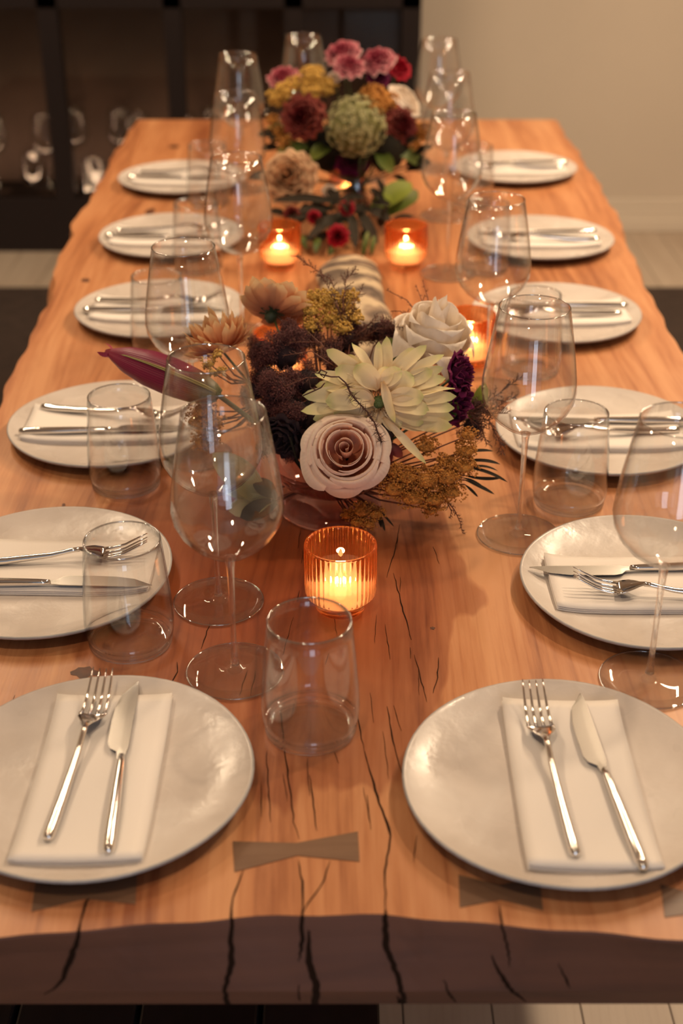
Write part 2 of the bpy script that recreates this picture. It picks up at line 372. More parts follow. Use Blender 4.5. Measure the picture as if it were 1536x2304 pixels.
for s, nm in ((XL, 'baseboard_left'), (XR - .016, 'baseboard_right')):
    struct(nm, MB().box((s, YF, 0), (s + .016, YB - .03, .12)).mesh(nm, M['trim'], False))

# ceiling lamps
def ceiling_lamp(x, y, ll, label):
    e = empty('ceiling_light', (x, y, CEIL), 0, label, 'ceiling light', 'linear ceiling lights' if ll else 'recessed ceiling lights')
    if ll:
        obj('housing', MB().box((-.05, -ll/2 - .02, -.04), (.05, ll/2 + .02, 0)).mesh('housing', M['black'], False), e)
        obj('diffuser', MB().box((-.035, -ll/2, -.043), (.035, ll/2, -.04)).mesh('diffuser', M['lampglow'], False), e); return
    obj('trim_ring', MB().ring([(.075, 0), (.095, 0), (.095, -.012), (.075, -.018)], 32).mesh('trim_ring', M['trim']), e)
    obj('diffuser', MB().lathe([(.0001, -.004), (.074, -.004)], 32).mesh('diffuser', M['lampglow']), e)
for (lx, ly, lp, ll), lb in zip(LAMPS, ['recessed ceiling light above the left side of the table', 'recessed ceiling light above the right side of the table',
        'long linear ceiling light above the far left of the table', 'long linear ceiling light above the far right of the table', 'added recessed fill light above the near end of the table']):
    ceiling_lamp(lx, ly, ll, lb)

# rug and bench
rug = obj('area_rug', None) if False else None
rg = MB().box((-1.95, 1.60, 0.0005), (1.95, 4.42, .012)).mesh('area_rug', M['rug'], False)
o = bevel(obj('area_rug', rg), .004); tag(o, 'dark brown rug lying on the pale floor beneath the long table', 'rug')
be = empty('slatted_bench', (-.33, 1.12, 0), 0, 'black slatted bench tucked under the near left end of the table', 'bench')
for k in range(6):
    bevel(obj('slat', MB().box((-.37 + k * .124, -.20, .425), (-.37 + k * .124 + .119, .20, .452)).mesh('slat', M['blackwood'], False), be), .003)
for sx in (-.33, .33):
    for sy in (-.16, .16):
        obj('leg', MB().box((sx - .02, sy - .02, .0), (sx + .02, sy + .02, .40)).mesh('leg', M['blackwood'], False), be)
obj('rail', MB().box((-.35, -.18, .40), (.35, .18, .425)).mesh('rail', M['blackwood'], False), be)

# ---------------------------------------------------------------- display cabinet against the back wall
cb = empty('glass_front_cabinet', (-1.06, 4.98, 0), 0, 'tall black steel framed glass cabinet with glassware standing against the wall behind the table', 'cabinet')
CX0, CX1, CY0, CY1 = -1.54, 1.335, -.13, .13      # local extents
def cpart(name, a, b, mat): return obj(name, MB().box(a, b).mesh(name, mat, False), cb)
cpart('base_rail', (CX0, CY0, 0), (CX1, CY1, .20), M['black'])
cpart('top_rail', (CX0, CY0, .862), (CX1, CY0 + .05, .95), M['black'])
cpart('crown_rail', (CX0, CY0, 2.12), (CX1, CY1, 2.2), M['black'])
cpart('back_panel', (CX0, CY1 - .012, .2), (CX1, CY1, 2.12), M['cabback'])
cpart('side_panel', (CX1 - .012, CY0 + .05, .2), (CX1, CY1 - .012, 2.12), M['black'])
cpart('side_panel', (CX0, CY0 + .05, .2), (CX0 + .012, CY1 - .012, 2.12), M['black'])
cpart('shelf', (CX0 + .012, CY0 + .05, .95), (CX1 - .012, CY1 - .012, .965), M['black'])
xs = [(-1.54, -1.47), (.012, .081), (.446, .507), (.864, .926), (1.269, 1.335), (-.46, -.40), (-.98, -.92)]
for a, b in xs: cpart('mullion', (a, CY0, .2), (b, CY0 + .05, 2.12), M['black'])
ss = sorted(xs)
for (a0, a1), (b0, b1) in zip(ss[:-1], ss[1:]):
    cpart('pane', (a1, CY0 + .02, .2), (b0, CY0 + .026, .862), M['pane'])
    cpart('pane', (a1, CY0 + .02, .95), (b0, CY0 + .026, 2.12), M['pane'])

# ================================================================ TABLE
EL = [(-.47, .60), (-.478, .95), (-.49, 1.3), (-.49, 1.749), (-.497, 1.872), (-.502, 2.0), (-.502, 2.209), (-.523, 2.352), (-.536, 2.50), (-.530, 2.575), (-.541, 2.62), (-.545, 2.70), (-.538, 2.895), (-.547, 3.254), (-.539, 3.60)]
ER = [(.50, .60), (.515, 1.0), (.53, 1.5), (.537, 1.962), (.534, 2.142), (.542, 2.327), (.552, 2.541), (.567, 2.661), (.572, 2.931), (.571, 3.254), (.565, 3.60)]
NEAR = [(-.6, .735), (-.265, .748), (-.197, .757), (-.129, .764), (-.045, .772), (.036, .772), (.116, .762), (.184, .755), (.264, .746), (.6, .725)]
def ynear(x): return float(np.interp(x, [p[0] for p in NEAR], [p[1] for p in NEAR])) + .0012 * sin(x * 70)
NX, NY = 60, 150
def edge_wob(y, s): return .003 * sin(y * 23 + s) + .0018 * sin(y * 61 + 2 * s)
def top_xy(i, j, grow=0.0, yshift=None):
    t = j / NY; u = i / NX
    yy = .75 + t * 2.85
    xl = interp(EL, yy) + edge_wob(yy, 0); xr = interp(ER, yy) + edge_wob(yy, 2)
    x = lerp(xl - grow, xr + grow, u)
    yn = ynear(x) if yshift is None else yshift
    return x, yn + t * (3.598 - yn)
v = []; f = []
def tid(i, j): return j * (NX + 1) + i
for j in range(NY + 1):
    for i in range(NX + 1):
        x_, y_ = top_xy(i, j); v.append((x_, y_, TZ))
for j in range(NY):
    for i in range(NX): f.append((tid(i, j), tid(i+1, j), tid(i+1, j+1), tid(i, j+1)))
# boundary loop, going round; rings below it make the live edge
loop = [(i, 0) for i in range(NX)] + [(NX, j) for j in range(NY)] + [(i, NY) for i in range(NX, 0, -1)] + [(0, j) for j in range(NY, 0, -1)]
rings = [[tid(i, j) for i, j in loop]]
def ringpt(i, j, z, gx, near_y):
    x_, y_ = top_xy(i, j)
    if j == 0 and 0 < i < NX: y_ = near_y(x_)
    else:
        if i == 0: x_ -= gx * (1 + .6 * sin(y_ * 9) + .3 * sin(y_ * 31))
        if i == NX: x_ += gx * (1 + .6 * sin(y_ * 8 + 1) + .3 * sin(y_ * 27))
        if j == 0: y_ = near_y(x_)
        if j == NY: y_ += gx * .2
    return (x_, y_, TZ + z)
def fy(k):        # near face: k = 0 top .. 1 lower arris
    return lambda x: lerp(ynear(x), .7545, k)
face_levels = [(-.002, -.001, lambda x: ynear(x) - .001), (-.02, .006, fy(.3)), (-.042, .010, fy(.65)), (-.066, .006, fy(1.0)), (-.091, -.022, lambda x: .7635)]
for (z, gx, fn) in face_levels:
    base = len(v); v += [ringpt(i, j, z, gx, fn) for i, j in loop]
    cur = list(range(base, base + len(loop))); prev = rings[-1]; n = len(loop)
    for k in range(n): f.append((prev[k], cur[k], cur[(k+1) % n], prev[(k+1) % n]))
    rings.append(cur)
f.append(tuple(rings[-1])[::-1])
ntop = NX * NY; npr = len(loop)
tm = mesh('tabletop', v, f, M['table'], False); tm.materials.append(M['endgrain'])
for k, pl in enumerate(tm.polygons):
    if k >= ntop and k < len(tm.polygons) - 1 and (k - ntop) % npr < NX: pl.material_index = 1
tb = empty('dining_table', (0, 0, 0), 0, 'long live-edge wooden slab table with bow-tie keys and cracks, laid for dinner', 'table')
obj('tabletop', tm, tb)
def key(pts, rz=0, th=.0006):
    # bow tie: six corner outline, slightly proud
    n = len(pts); vv = [(x, y, TZ - .010) for x, y in pts] + [(x, y, TZ + th) for x, y in pts]
    ff = [tuple(range(n))[::-1], tuple(range(n, 2*n))] + [(i, (i+1) % n, n + (i+1) % n, n + i) for i in range(n)]
    o = obj('bow_tie_key', mesh('bow_tie_key', vv, ff, M['key'], False), tb); return o
def bow(cx, cy, w, h, nk, ang):
    ca, sa = cos(ang), sin(ang)
    p = [(-w, -h), (0, -nk), (w, -h), (w, h), (0, nk), (-w, h)]
    key([(cx + a * ca - b * sa, cy + a * sa + b * ca) for a, b in p])
key([(-.088, .819), (-.037, .838), (.015, .831), (.014, .867), (-.038, .853), (-.092, .855)])
bow(.128, .796, .033, .018, .008, -.05); bow(-.207, .797, .041, .018, .008, .10); bow(.290, .783, .033, .018, .008, -.12)
def crack(pts, w, name='crack', z=.0005):
    # jagged sliver of dark filler lying in the top; pts are (x, y)
    mb = MB(); P = []
    for (a, b) in zip(pts[:-1], pts[1:]):
        L_ = math.hypot(b[0]-a[0], b[1]-a[1]); n = max(2, int(L_ / .008))
        for k in range(n): t = k / n; P.append((lerp(a[0], b[0], t) + R.uniform(-.0006, .0006), lerp(a[1], b[1], t)))
    P.append(pts[-1]); n = len(P); vv = []; ff = []
    for k, (x, y) in enumerate(P):
        t = k / (n - 1); ww = w * .72 * (.25 + .9 * sin(pi * min(1, t * 1.02)) ** .7) * R.uniform(.6, 1.2) * .5
        if y < ynear(x) + .003: y = ynear(x) - .0006; ww = w * .5
        vv += [(x - ww, y, TZ + z), (x + ww, y, TZ + z), (x - ww * .4, y, TZ - .004), (x + ww * .4, y, TZ - .004)]
    for k in range(n - 1):
        a = 4 * k; ff += [(a, a+1, a+5, a+4), (a+2, a, a+4, a+6), (a+1, a+3, a+7, a+5)]
    obj(name, mesh(name, vv, ff, M['crack'], False), tb)
for pts, w in [([(-.062, 1.06), (-.053, .982), (-.041, .879), (-.036, .858)], .0018), ([(-.036, .832), (-.031, .8), (-.031, .770)], .0022),
    ([(.021, .975), (.030, .92), (.042, .862), (.036, .82), (.035, .770)], .0026), ([(.015, 1.03), (.021, .975)], .0012), ([(-.080, .822), (-.087, .79), (-.087, .768)], .0024),
    ([(-.196, .80), (-.204, .786), (-.205, .756)], .0028), ([(.059, 1.291), (.066, 1.22), (.073, 1.157)], .0014), ([(.071, 1.404), (.060, 1.33), (.051, 1.281)], .0012),
    ([(-.010, .832), (-.014, .81), (-.026, .785), (-.030, .775)], .0016), ([(-.069, .975), (-.066, .93), (-.061, .879)], .0014), ([(-.029, .941), (-.024, .90), (-.021, .868)], .0014),
    ([(.126, .783), (.126, .760)], .0018), ([(.044, 1.043), (.048, .99), (.055, .937)], .0014), ([(.099, 1.125), (.096, 1.09), (.090, 1.064)], .0013), ([(-.167, 1.117), (-.165, 1.10), (-.170, 1.075)], .0016),
    ([(-.095, 1.10), (-.10, 1.06)], .0011), ([(.075, 1.13), (.083, 1.05)], .0011), ([(-.052, 1.20), (-.060, 1.13)], .001), ([(.064, .862), (.060, .83)], .001), ([(-.14, 1.19), (-.145, 1.14)], .0011)]:
    crack(pts, w)
for k in range(34):      # hairline checks following the grain
    x0 = R.gauss(-.01, .09); y0 = R.uniform(.80, 1.35); ll = R.uniform(.02, .07); dx = R.uniform(-.004, .006)
    crack([(x0, y0 + ll), (x0 + dx, y0)], R.uniform(.0005, .0009))
def face_pt(x, z):
    lv = [(0, ynear(x))] + [(zz, fn(x)) for zz, g, fn in face_levels]
    return (x, float(np.interp(-z, [-a for a, b in lv], [b for a, b in lv])) - .0006, TZ + z)
def face_crack(pts, w):
    vv = []; ff = []; P = []
    for a, b in zip(pts[:-1], pts[1:]):
        for k in range(6): t = k / 6; P.append((lerp(a[0], b[0], t) + R.uniform(-.0008, .0008), lerp(a[1], b[1], t), lerp(a[2], b[2], t)))
    P.append(pts[-1])
    for x, z, s in P: vv += [face_pt(x - w * s / 2, z), face_pt(x + w * s / 2, z)]
    for k in range(len(P) - 1): ff.append((2*k+1, 2*k, 2*k+2, 2*k+3))
    obj('crack', mesh('crack', vv, ff, M['crack'], False), tb)
# points are (x, z below the top, relative width)
for pts, w in [([(-.204, 0, .8), (-.214, -.03, 1.6), (-.224, -.055, .9), (-.240, -.072, .2)], .0035), ([(-.087, 0, .7), (-.088, -.04, 1.3), (-.094, -.066, .8), (-.093, -.090, 1.2)], .004),
    ([(-.031, 0, .9), (-.0315, -.025, 1), (-.034, -.04, .1)], .0035), ([(-.026, -.012, .4), (-.026, -.04, 1.4), (-.020, -.060, 1.5), (-.0215, -.090, 1.5)], .004), ([(-.034, -.06, .4), (-.034, -.083, .8)], .002),
    ([(.035, 0, .9), (.035, -.025, 1.2), (.044, -.05, 1.0), (.050, -.075, .9), (.050, -.090, 1.2)], .0045), ([(.126, 0, .7), (.132, -.026, .6), (.134, -.04, .2)], .003),
    ([(.119, -.030, .3), (.130, -.055, 1.2), (.142, -.073, .9), (.150, -.086, .3)], .0035), ([(.082, -.055, .3), (.088, -.075, 1), (.094, -.088, .3)], .0025), ([(.172, -.035, .2), (.180, -.055, .9), (.184, -.062, .2)], .0025),
    ([(.045, -.075, .3), (.048, -.090, 1.0)], .003)]:
    face_crack(pts, w)
def knot(x, y, rx, ry):
    n = 14; vv = [(x, y, TZ + .0005)]; 
    for k in range(n): t = 2*pi*k/n; q = R.uniform(.6, 1.2); vv.append((x + rx*q*cos(t), y + ry*q*sin(t), TZ + .0003))
    obj('knot', mesh('knot', vv, [(0, 1+k, 1+(k+1) % n) for k in range(n)], M['knot'], False), tb)
for a in [(-.258, 1.10, .016, .012), (-.344, 1.453, .003, .004), (.096, 1.179, .003, .003), (-.33, 1.90, .012, .014), (-.40, 2.74, .012, .022), (-.46, 2.30, .008, .012), (-.41, 3.30, .012, .018)]: knot(*a)
for yy in (1.70, 3.15):
    lg = MB().box((-.40, yy - .05, .013), (-.33, yy + .05, TZ - .107)).box((.33, yy - .05, .013), (.40, yy + .05, TZ - .107)).box((-.40, yy - .05, TZ - .107), (.40, yy + .05, TZ - .0915)).box((-.40, yy - .05, .0125), (.40, yy + .05, .024))
    obj('leg_frame', lg.mesh('leg_frame', M['black'], False), tb)

# ================================================================ PLACE SETTINGS
PR = .14
def plate_z(r):      # height of the upper glaze surface above the table
    return float(np.interp(r, [0, .07, .10, .12, .132, .137, .14], [.0075, .0078, .0095, .0130, .0168, .0185, .0190]))
def make_plate(seed):
    rr = random.Random(seed); ph = [rr.uniform(0, 6.3) for _ in range(4)]
    def wob(r, z, t):
        k = (r / .14) ** 2
        return r * (1 + k * (.008 * sin(2*t + ph[0]) + .006 * sin(3*t + ph[1]) + .003 * sin(5*t + ph[2])))
    prof = [(.0001, .0015), (.070, .0015), (.074, 0.0), (.080, 0.0), (.083, .0025), (.105, .0055), (.125, .0105), (.1385, .0150), (.1405, .0172), (.1400, .0188), (.1385, .0192)]
    inner = [(.137, .0185), (.132, .0168), (.12, .013), (.11, .0112), (.10, .0095), (.085, .0085), (.07, .0078), (.04, .0076), (.0001, .0075)]
    mb = MB(); mb.lathe(prof + inner, 72, rfun=wob)
    m = mb.mesh('plate', M['plate']); m.materials.append(M['rim'])
    for p in m.polygons:
        if p.index // 72 < 10: p.material_index = 1
    return m
# napkin: folded strip, local x = across, local y = length (towards the diner is -y)
NWd, NLn = .110, .224
def make_napkin(seed):
    rr = random.Random(seed); nx, ny = 10, 20; vv = []; ff = []
    skew = rr.uniform(-.003, .003)
    def zsurf(x, y): return plate_z(min(.14, math.hypot(x, y)))
    def layer(z0, z1, sh, tag_):
        base = len(vv); cols = nx + 1
        def P(i, j, top):
            u = i / nx - .5; w = j / ny - .5
            x = u * (NWd - sh) + skew * w * 2; y = w * (NLn - sh * .6)
            b = max(zsurf(u * NWd, w * NLn), zsurf(0, w * NLn) * .9)
            e = min(1, (0.5 - abs(u)) * 22) ** .5; e2 = min(1, (.5 - abs(w)) * 40) ** .5
            return (x, y, b + z0 + .0004 + ((z1 - z0) * (.35 + .65 * e * e2) if top else 0) + .0006 * sin(9 * w + seed) * u)
        for top in (0, 1):
            for j in range(ny + 1):
                for i in range(nx + 1): vv.append(P(i, j, top))
        n1 = (nx + 1) * (ny + 1)
        I = lambda i, j, t: base + t * n1 + j * (nx + 1) + i
        for j in range(ny):
            for i in range(nx):
                ff.append((I(i,j,0), I(i,j+1,0), I(i+1,j+1,0), I(i+1,j,0))); ff.append((I(i,j,1), I(i+1,j,1), I(i+1,j+1,1), I(i,j+1,1)))
        for i in range(nx):
            ff.append((I(i,0,0), I(i+1,0,0), I(i+1,0,1), I(i,0,1))); ff.append((I(i+1,ny,0), I(i,ny,0), I(i,ny,1), I(i+1,ny,1)))
        for j in range(ny):
            ff.append((I(0,j+1,0), I(0,j,0), I(0,j,1), I(0,j+1,1))); ff.append((I(nx,j,0), I(nx,j+1,0), I(nx,j+1,1), I(nx,j,1)))
    layer(0, .0022, .0, 0); layer(.0023, .0046, .0015, 1); layer(.0047, .0072, .0005, 2)
    return mesh('napkin', vv, ff, M['linen'])
NTOP = .0075 + .0078     # napkin top in the middle of the plate
# fork: local y along its length, handle end at -y
def make_fork(e):
    def zc(y):   # centre line height above napkin top
        return float(np.interp(y, [-.108, -.06, .0, .030, .045, .060, .080, .108], [.0045, .0045, .0090, .0150, .0105, .0050, .0085, .0230]))
    hp = [(0, y, zc(y)) for y in (-.108, -.106, -.100, -.085, -.05, -.02, .0, .014, .024, .032)]
    mb = MB().tube(hp, [.0028, .0046, .0052, .0051, .0043, .0035, .0030, .0028, .0028, .0028], 10)
    h = obj('handle', mb.mesh('handle', M['steel']), e)
    # neck flaring into the head (flat, slightly dished)
    vv = []; ff = []; ys = [.030, .036, .042, .048, .054, .060]; ws = [.0026, .0045, .0085, .0115, .0128, .0130]
    n = 8
    for y, w in zip(ys, ws):
        for s in (0, 1):
            for k in range(n + 1):
                u = k / n * 2 - 1; vv.append((u * w, y, zc(y) + .0022 * u * u * (w / .013) - (.0007 if s == 0 else -.0007)))
    r_ = 2 * (n + 1)
    for a in range(len(ys) - 1):
        for k in range(n):
            b = a * r_ + k; ff.append((b + n+1, b + n+2, b + n+2 + r_, b + n+1 + r_)); ff.append((b, b + r_, b + r_ + 1, b + 1))
        b = a * r_; ff.append((b, b + n+1, b + n+1 + r_, b + r_)); ff.append((b + n, b + n + r_, b + 2*n+1 + r_, b + 2*n+1))
    b = (len(ys)-1) * r_; ff.append(tuple([b + k for k in range(n+1)] + [b + n+1 + k for k in range(n, -1, -1)]))
    obj('head', mesh('head', vv, ff, M['steel']), e)
    for t in range(4):
        x0 = (-.0108, -.0036, .0036, .0108)[t]; mb = MB()
        pts = [(x0 * (1 - .12 * k / 6), .058 + .050 * k / 6, zc(.058 + .050 * k / 6) + .0022 * (x0 / .013) ** 2) for k in range(7)]
        mb.tube(pts, [.0019, .0017, .0016, .0015, .0013, .0011, .0005], 6)
        obj('tine', mb.mesh('tine', M['steel']), e)
def make_knife(e):
    ys = [-.120, -.118, -.110, -.06, -.02, -.005, .004]
    mb = MB().tube([(0, y, .0048) for y in ys], [.0026, .0044, .0055, .0051, .0042, .0037, .0030], 10)
    obj('handle', mb.mesh('handle', M['steel']), e)
    prof = [(.0, -.0035, .0024), (.010, -.0045, .0030), (.016, -.0105, .0042), (.024, -.0125, .0045), (.050, -.0120, .0052), (.075, -.0105, .0060), (.095, -.0065, .0065), (.108, .0005, .0062), (.116, .0045, .0056)]
    vv = []; ff = []
    for y, xa, xb in prof:
        z = .0046; xa *= 1.15; xb *= 1.15
        vv += [(xa, y, z), ((xa * .4 + xb * .6), y, z + .00015), (xb, y, z + .0002), (xb, y, z - .0008), ((xa * .4 + xb * .6), y, z - .0011)]
    for a in range(len(prof) - 1):
        b = a * 5
        for k in range(5): ff.append((b + k, b + 5 + k, b + 5 + (k+1) % 5, b + (k+1) % 5))
    ff.append((0, 1, 2, 3, 4)); b = (len(prof)-1) * 5; ff.append((b+4, b+3, b+2, b+1, b))
    obj('blade', mesh('blade', vv, ff, M['satin_steel'], False), e)
# settings: name, plate centre, heading of the diner (0 = looks along +y), words for the place
SET = [('L1', -.218, .928, 0, 'nearest the camera on the left'), ('R1', .193, .921, 0, 'nearest the camera on the right'),
       ('L2', -.328, 1.274, -pi/2, 'second from the front on the left side'), ('R2', .337, 1.254, pi/2, 'second from the front on the right side'),
       ('L3', -.314, 1.662, -pi/2, 'third from the front on the left side'), ('R3', .350, 1.640, pi/2, 'third from the front on the right side'),
       ('L4', -.302, 2.115, -pi/2, 'fourth from the front on the left side'), ('R4', .356, 2.095, pi/2, 'fourth from the front on the right side'),
       ('L5', -.330, 2.523, -pi/2, 'fifth from the front on the left side'), ('R5', .382, 2.508, pi/2, 'fifth from the front on the right side'),
       ('L6', -.353, 2.955, -pi/2, 'farthest back on the left side'), ('R6', .394, 3.043, pi/2, 'farthest back on the right side')]
# fine placing of napkin, fork and knife: (du across, dv along, twist)
FINE = {'L1': ((.001, -.003, .02), (-.018, .016, .065), (.021, .012, -.055), 1), 'R1': ((.014, -.004, -.03), (-.007, .004, -.045), (.040, .0, -.085), 1),
        'L2': ((-.012, .006, 0), (-.016, .002, -.12), (.035, .006, .0), 1), 'R2': ((-.005, -.004, 0), (-.038, -.02, .12), (.016, .012, -.04), 1),
        'L3': ((.0, -.004, 0), (-.020, .0, .20), (.032, .0, -.06), 1)}
SETLABEL = {}
fork0 = None; knife0 = None
for k, (nm, px, py, hd, words) in enumerate(SET):
    side = words
    pl = obj('dinner_plate', make_plate(k), loc=(px, py, TZ), rot=(0, 0, R.uniform(0, 6)))
    tag(pl, 'round cream stoneware plate %s' % side, 'plate', 'cream stoneware dinner plates')
    (nu, nv, nt_), (fu, fv, ft), (ku, kv, kt), _ = FINE.get(nm, ((R.uniform(-.004, .004), R.uniform(-.004, .004), R.uniform(-.03, .03)), (-.022 + R.uniform(-.004, .004), R.uniform(-.006, .006), R.uniform(-.08, .08)), (.022 + R.uniform(-.004, .004), R.uniform(-.006, .008), R.uniform(-.05, .05)), 1))
    def loc(u, v_, z):
        return (px + u * cos(hd) - v_ * sin(hd), py + u * sin(hd) + v_ * cos(hd), TZ + z)
    nk = obj('napkin', make_napkin(k), loc=loc(nu, nv, 0), rot=(0, 0, hd + nt_))
    tag(nk, 'folded white napkin on the plate %s' % side, 'napkin', 'folded white napkins')
    if fork0 is None:
        fork0 = empty('dinner_fork', (0, 0, 0)); make_fork(fork0); knife0 = empty('table_knife', (0, 0, 0)); make_knife(knife0)
        fk, kn = fork0, knife0
        for o_, (a, b, c), n_ in ((fk, (fu, fv, ft), 'fork'), (kn, (ku, kv, kt), 'knife')):
            o_.location = loc(a, b, NTOP); o_.rotation_euler = (0, 0, hd - c)
        tag(fk, 'steel fork on the plate %s' % side, 'fork', 'steel forks'); tag(kn, 'steel knife on the plate %s' % side, 'knife', 'steel table knives')
    else:
        dup(fork0, loc(fu, fv, NTOP), hd - ft, 'steel fork on the plate %s' % side); dup(knife0, loc(ku, kv, NTOP), hd - kt, 'steel knife on the plate %s' % side)

# ================================================================ GLASSES
def make_wine():
    e = empty('wine_glass', (0, 0, 0))
    o_ = [(.0045, .1335), (.012, .1362), (.024, .1425), (.036, .1520), (.0455, .1635), (.0515, .1760), (.0535, .1880), (.0525, .2030), (.0490, .2280), (.0445, .2540), (.0390, .2850)]
    i_ = [(max(.0004, r - .0011 - (.003 if r < .01 else 0)), z + (.0012 if z < .16 else .0003)) for r, z in o_]
    i_[-1] = (.0380, .2850)
    mb = MB(); prof = o_ + i_[::-1]; mb.lathe(prof, 56); BOWL = obj('bowl', mb.mesh('bowl', M['thin']), e)
    rim = MB()
    rim.tube([(.0385 * cos(t), .0385 * sin(t), .2852) for t in [2*pi*k/56 for k in range(57)]], .0008, 6, False); obj('rim', rim.mesh('rim', M['rim_glass']), BOWL)
    st = MB().lathe([(.0046, .0090), (.0038, .0150), (.0031, .0300), (.0029, .0600), (.0031, .0950), (.0038, .1200), (.0047, .1300), (.0060, .1340), (.0035, .1352), (.0001, .1355)], 20); obj('stem', st.mesh('stem', M['glass']), e)
    ft = MB().lathe([(.0001, .0004), (.030, .0004), (.0480, .0003), (.0492, .0010), (.0480, .0018), (.030, .0028), (.016, .0042), (.0085, .0062), (.0056, .0088), (.0001, .0092)], 56); FT = obj('foot', ft.mesh('foot', M['foot']), e)
    fr = MB(); fr.tube([(.0487 * cos(t), .0487 * sin(t), .0012) for t in [2*pi*k/56 for k in range(57)]], .0009, 6, False); obj('foot_rim', fr.mesh('foot_rim', M['rim_glass']), FT)
    return e
def make_tumbler():
    e = empty('tumbler', (0, 0, 0))
    out = [(.0445, .0120), (.0458, .0200), (.0462, .0300), (.0452, .0500), (.0428, .0800), (.0400, .1080), (.0386, .1220)]
    inn = [(r - .0013, z) for r, z in out]
    mb = MB(); mb.ring(out + inn[::-1], 56); WALL = obj('wall', mb.mesh('wall', M['thin_t']), e)
    rim = MB(); rim.tube([(.03795 * cos(t), .03795 * sin(t), .1222) for t in [2*pi*k/56 for k in range(57)]], .0009, 6, False); obj('rim', rim.mesh('rim', M['rim_glass']), WALL)
    br = MB(); br.tube([(.0405 * cos(t), .0405 * sin(t), .0032) for t in [2*pi*k/56 for k in range(57)]], .0030, 8, False); obj('base_rim', br.mesh('base_rim', M['glass']), WALL)
    bs = MB(); bs.lathe([(.0001, .0016), (.030, .0010), (.0345, .0002), (.0385, .0010), (.0425, .0050), (.0445, .0120), (.0432, .0122), (.0400, .0082), (.034, .0060), (.018, .0064), (.0001, .0068)], 56); obj('base', bs.mesh('base', M['foot']), e)
    return e
wine0 = make_wine(); tum0 = make_tumbler()
WG = [(-.107, 1.100, 'clear wine glass on the left nearest the camera, beside the lone tumbler'), (-.134, 1.230, 'clear wine glass just behind the nearest left wine glass, in front of the lily bud'),
      (-.194, 1.590, 'clear wine glass in front of the fourth plate on the left side'), (-.160, 2.030, 'clear wine glass on the left side, beside the back left candle'),
      (-.193, 2.500, 'clear wine glass at the fifth plate on the left side'), (-.217, 2.900, 'tall clear wine glass standing out against the dark cabinet, at the farthest left plate'),
      (-.086, 3.130, 'clear wine glass behind the far flowers, left of the pink carnations'),
      (.306, 1.085, 'clear wine glass at the right edge of the photo, behind the front right plate'), (.210, 1.377, 'clear wine glass right of the near flowers, in sharp focus'),
      (.212, 1.803, 'clear wine glass behind the one right of the near flowers'), (.193, 2.335, 'blurred wine glass on the right side, just past the back right candle'),
      (.212, 2.700, 'blurred wine glass beside the fifth plate on the right side'), (.216, 3.080, 'blurred wine glass farthest back on the right, against the wall')]
GZ = TZ + .0008
for k, (x, y, lb) in enumerate(WG):
    if k == 0:
        wine0.location = (x, y, GZ); tag(wine0, lb, 'wine glass', 'stemmed wine glasses on the table')
    else: dup(wine0, (x, y, GZ), R.uniform(0, 6), lb)
TG = [(-.029, 1.008, 'clear tumbler standing alone between the two front plates'), (-.219, 1.153, 'clear tumbler on the left in front of the second plate'), (-.274, 1.508, 'clear tumbler on the left in front of the third plate, below the lily bud'),
      (-.283, 1.962, 'clear tumbler on the left in front of the fourth plate'), (-.262, 2.365, 'clear tumbler on the left in front of the fifth plate'), (-.280, 2.80, 'clear tumbler on the left in front of the farthest plate'),
      (.282, 1.460, 'clear tumbler on the right between the wine glass and the third plate'), (.286, 1.880, 'clear tumbler seen through the sharp right wine glass'),
      (.262, 2.36, 'blurred clear tumbler on the right in front of the fifth plate'), (.275, 2.79, 'blurred clear tumbler on the right in front of the farthest plate')]
for k, (x, y, lb) in enumerate(TG):
    if k == 0:
        tum0.location = (x, y, GZ); tag(tum0, lb, 'tumbler', 'clear water tumblers')
    else: dup(tum0, (x, y, GZ), R.uniform(0, 6), lb)
# glassware in the cabinet
for k in range(30):
    x = -2.50 + k * .088 + R.uniform(-.02, .02); y = 4.945 + (k % 2) * .10
    o = dup(wine0 if k % 3 else tum0, (x, y, .2012), R.uniform(0, 6), 'glass in a row on the base of the dark cabinet', 'glasses inside the cabinet')
    o['category'] = 'glass'; o.name = 'stored_glass'

# ================================================================ CANDLES
def make_votive():
    e = empty('candle_holder', (0, 0, 0)); NR = 42; SG = NR * 6
    def rib(r, z, t):
        if r > .0345 and .016 < z < .0785: return r + .0010 * abs(cos(t * NR / 2)) - .0005
        return r
    out = [(.0001, .0005), (.026, .0005), (.0275, .0025), (.0285, .0100), (.0330, .0155), (.0375, .0200), (.0385, .0300), (.0385, .0770), (.0382, .0795), (.0368, .0802)]
    inn = [(.0352, .0792), (.0345, .0770), (.0340, .0250), (.0320, .0170), (.0280, .0120), (.0001, .0115)]
    mb = MB(); mb.lathe(out + inn, SG, rfun=rib); obj('ribbed_glass', mb.mesh('ribbed_glass', M['amber']), e)
    return e
def make_candle():
    e = empty('tealight', (0, 0, 0))
    wx = obj('wax', MB().lathe([(.0001, .0008), (.0240, .0008), (.0288, .0050), (.0292, .0150), (.0285, .0180), (.0265, .0186), (.012, .0176), (.0001, .0174)], 40).mesh('wax', M['wax']), e)
    obj('wick', MB().tube([(0, 0, .0190), (.0004, 0, .022), (.0010, 0, .0245)], .0007, 6).mesh('wick', M['crack']), wx)
    obj('flame', MB().lathe([(.0001, .0215), (.0018, .0235), (.0024, .0255), (.0016, .0295), (.0006, .0320), (.0001, .0335)], 14).mesh('flame', M['flame']), wx)
    return e
vot0 = make_votive(); can0 = make_candle()
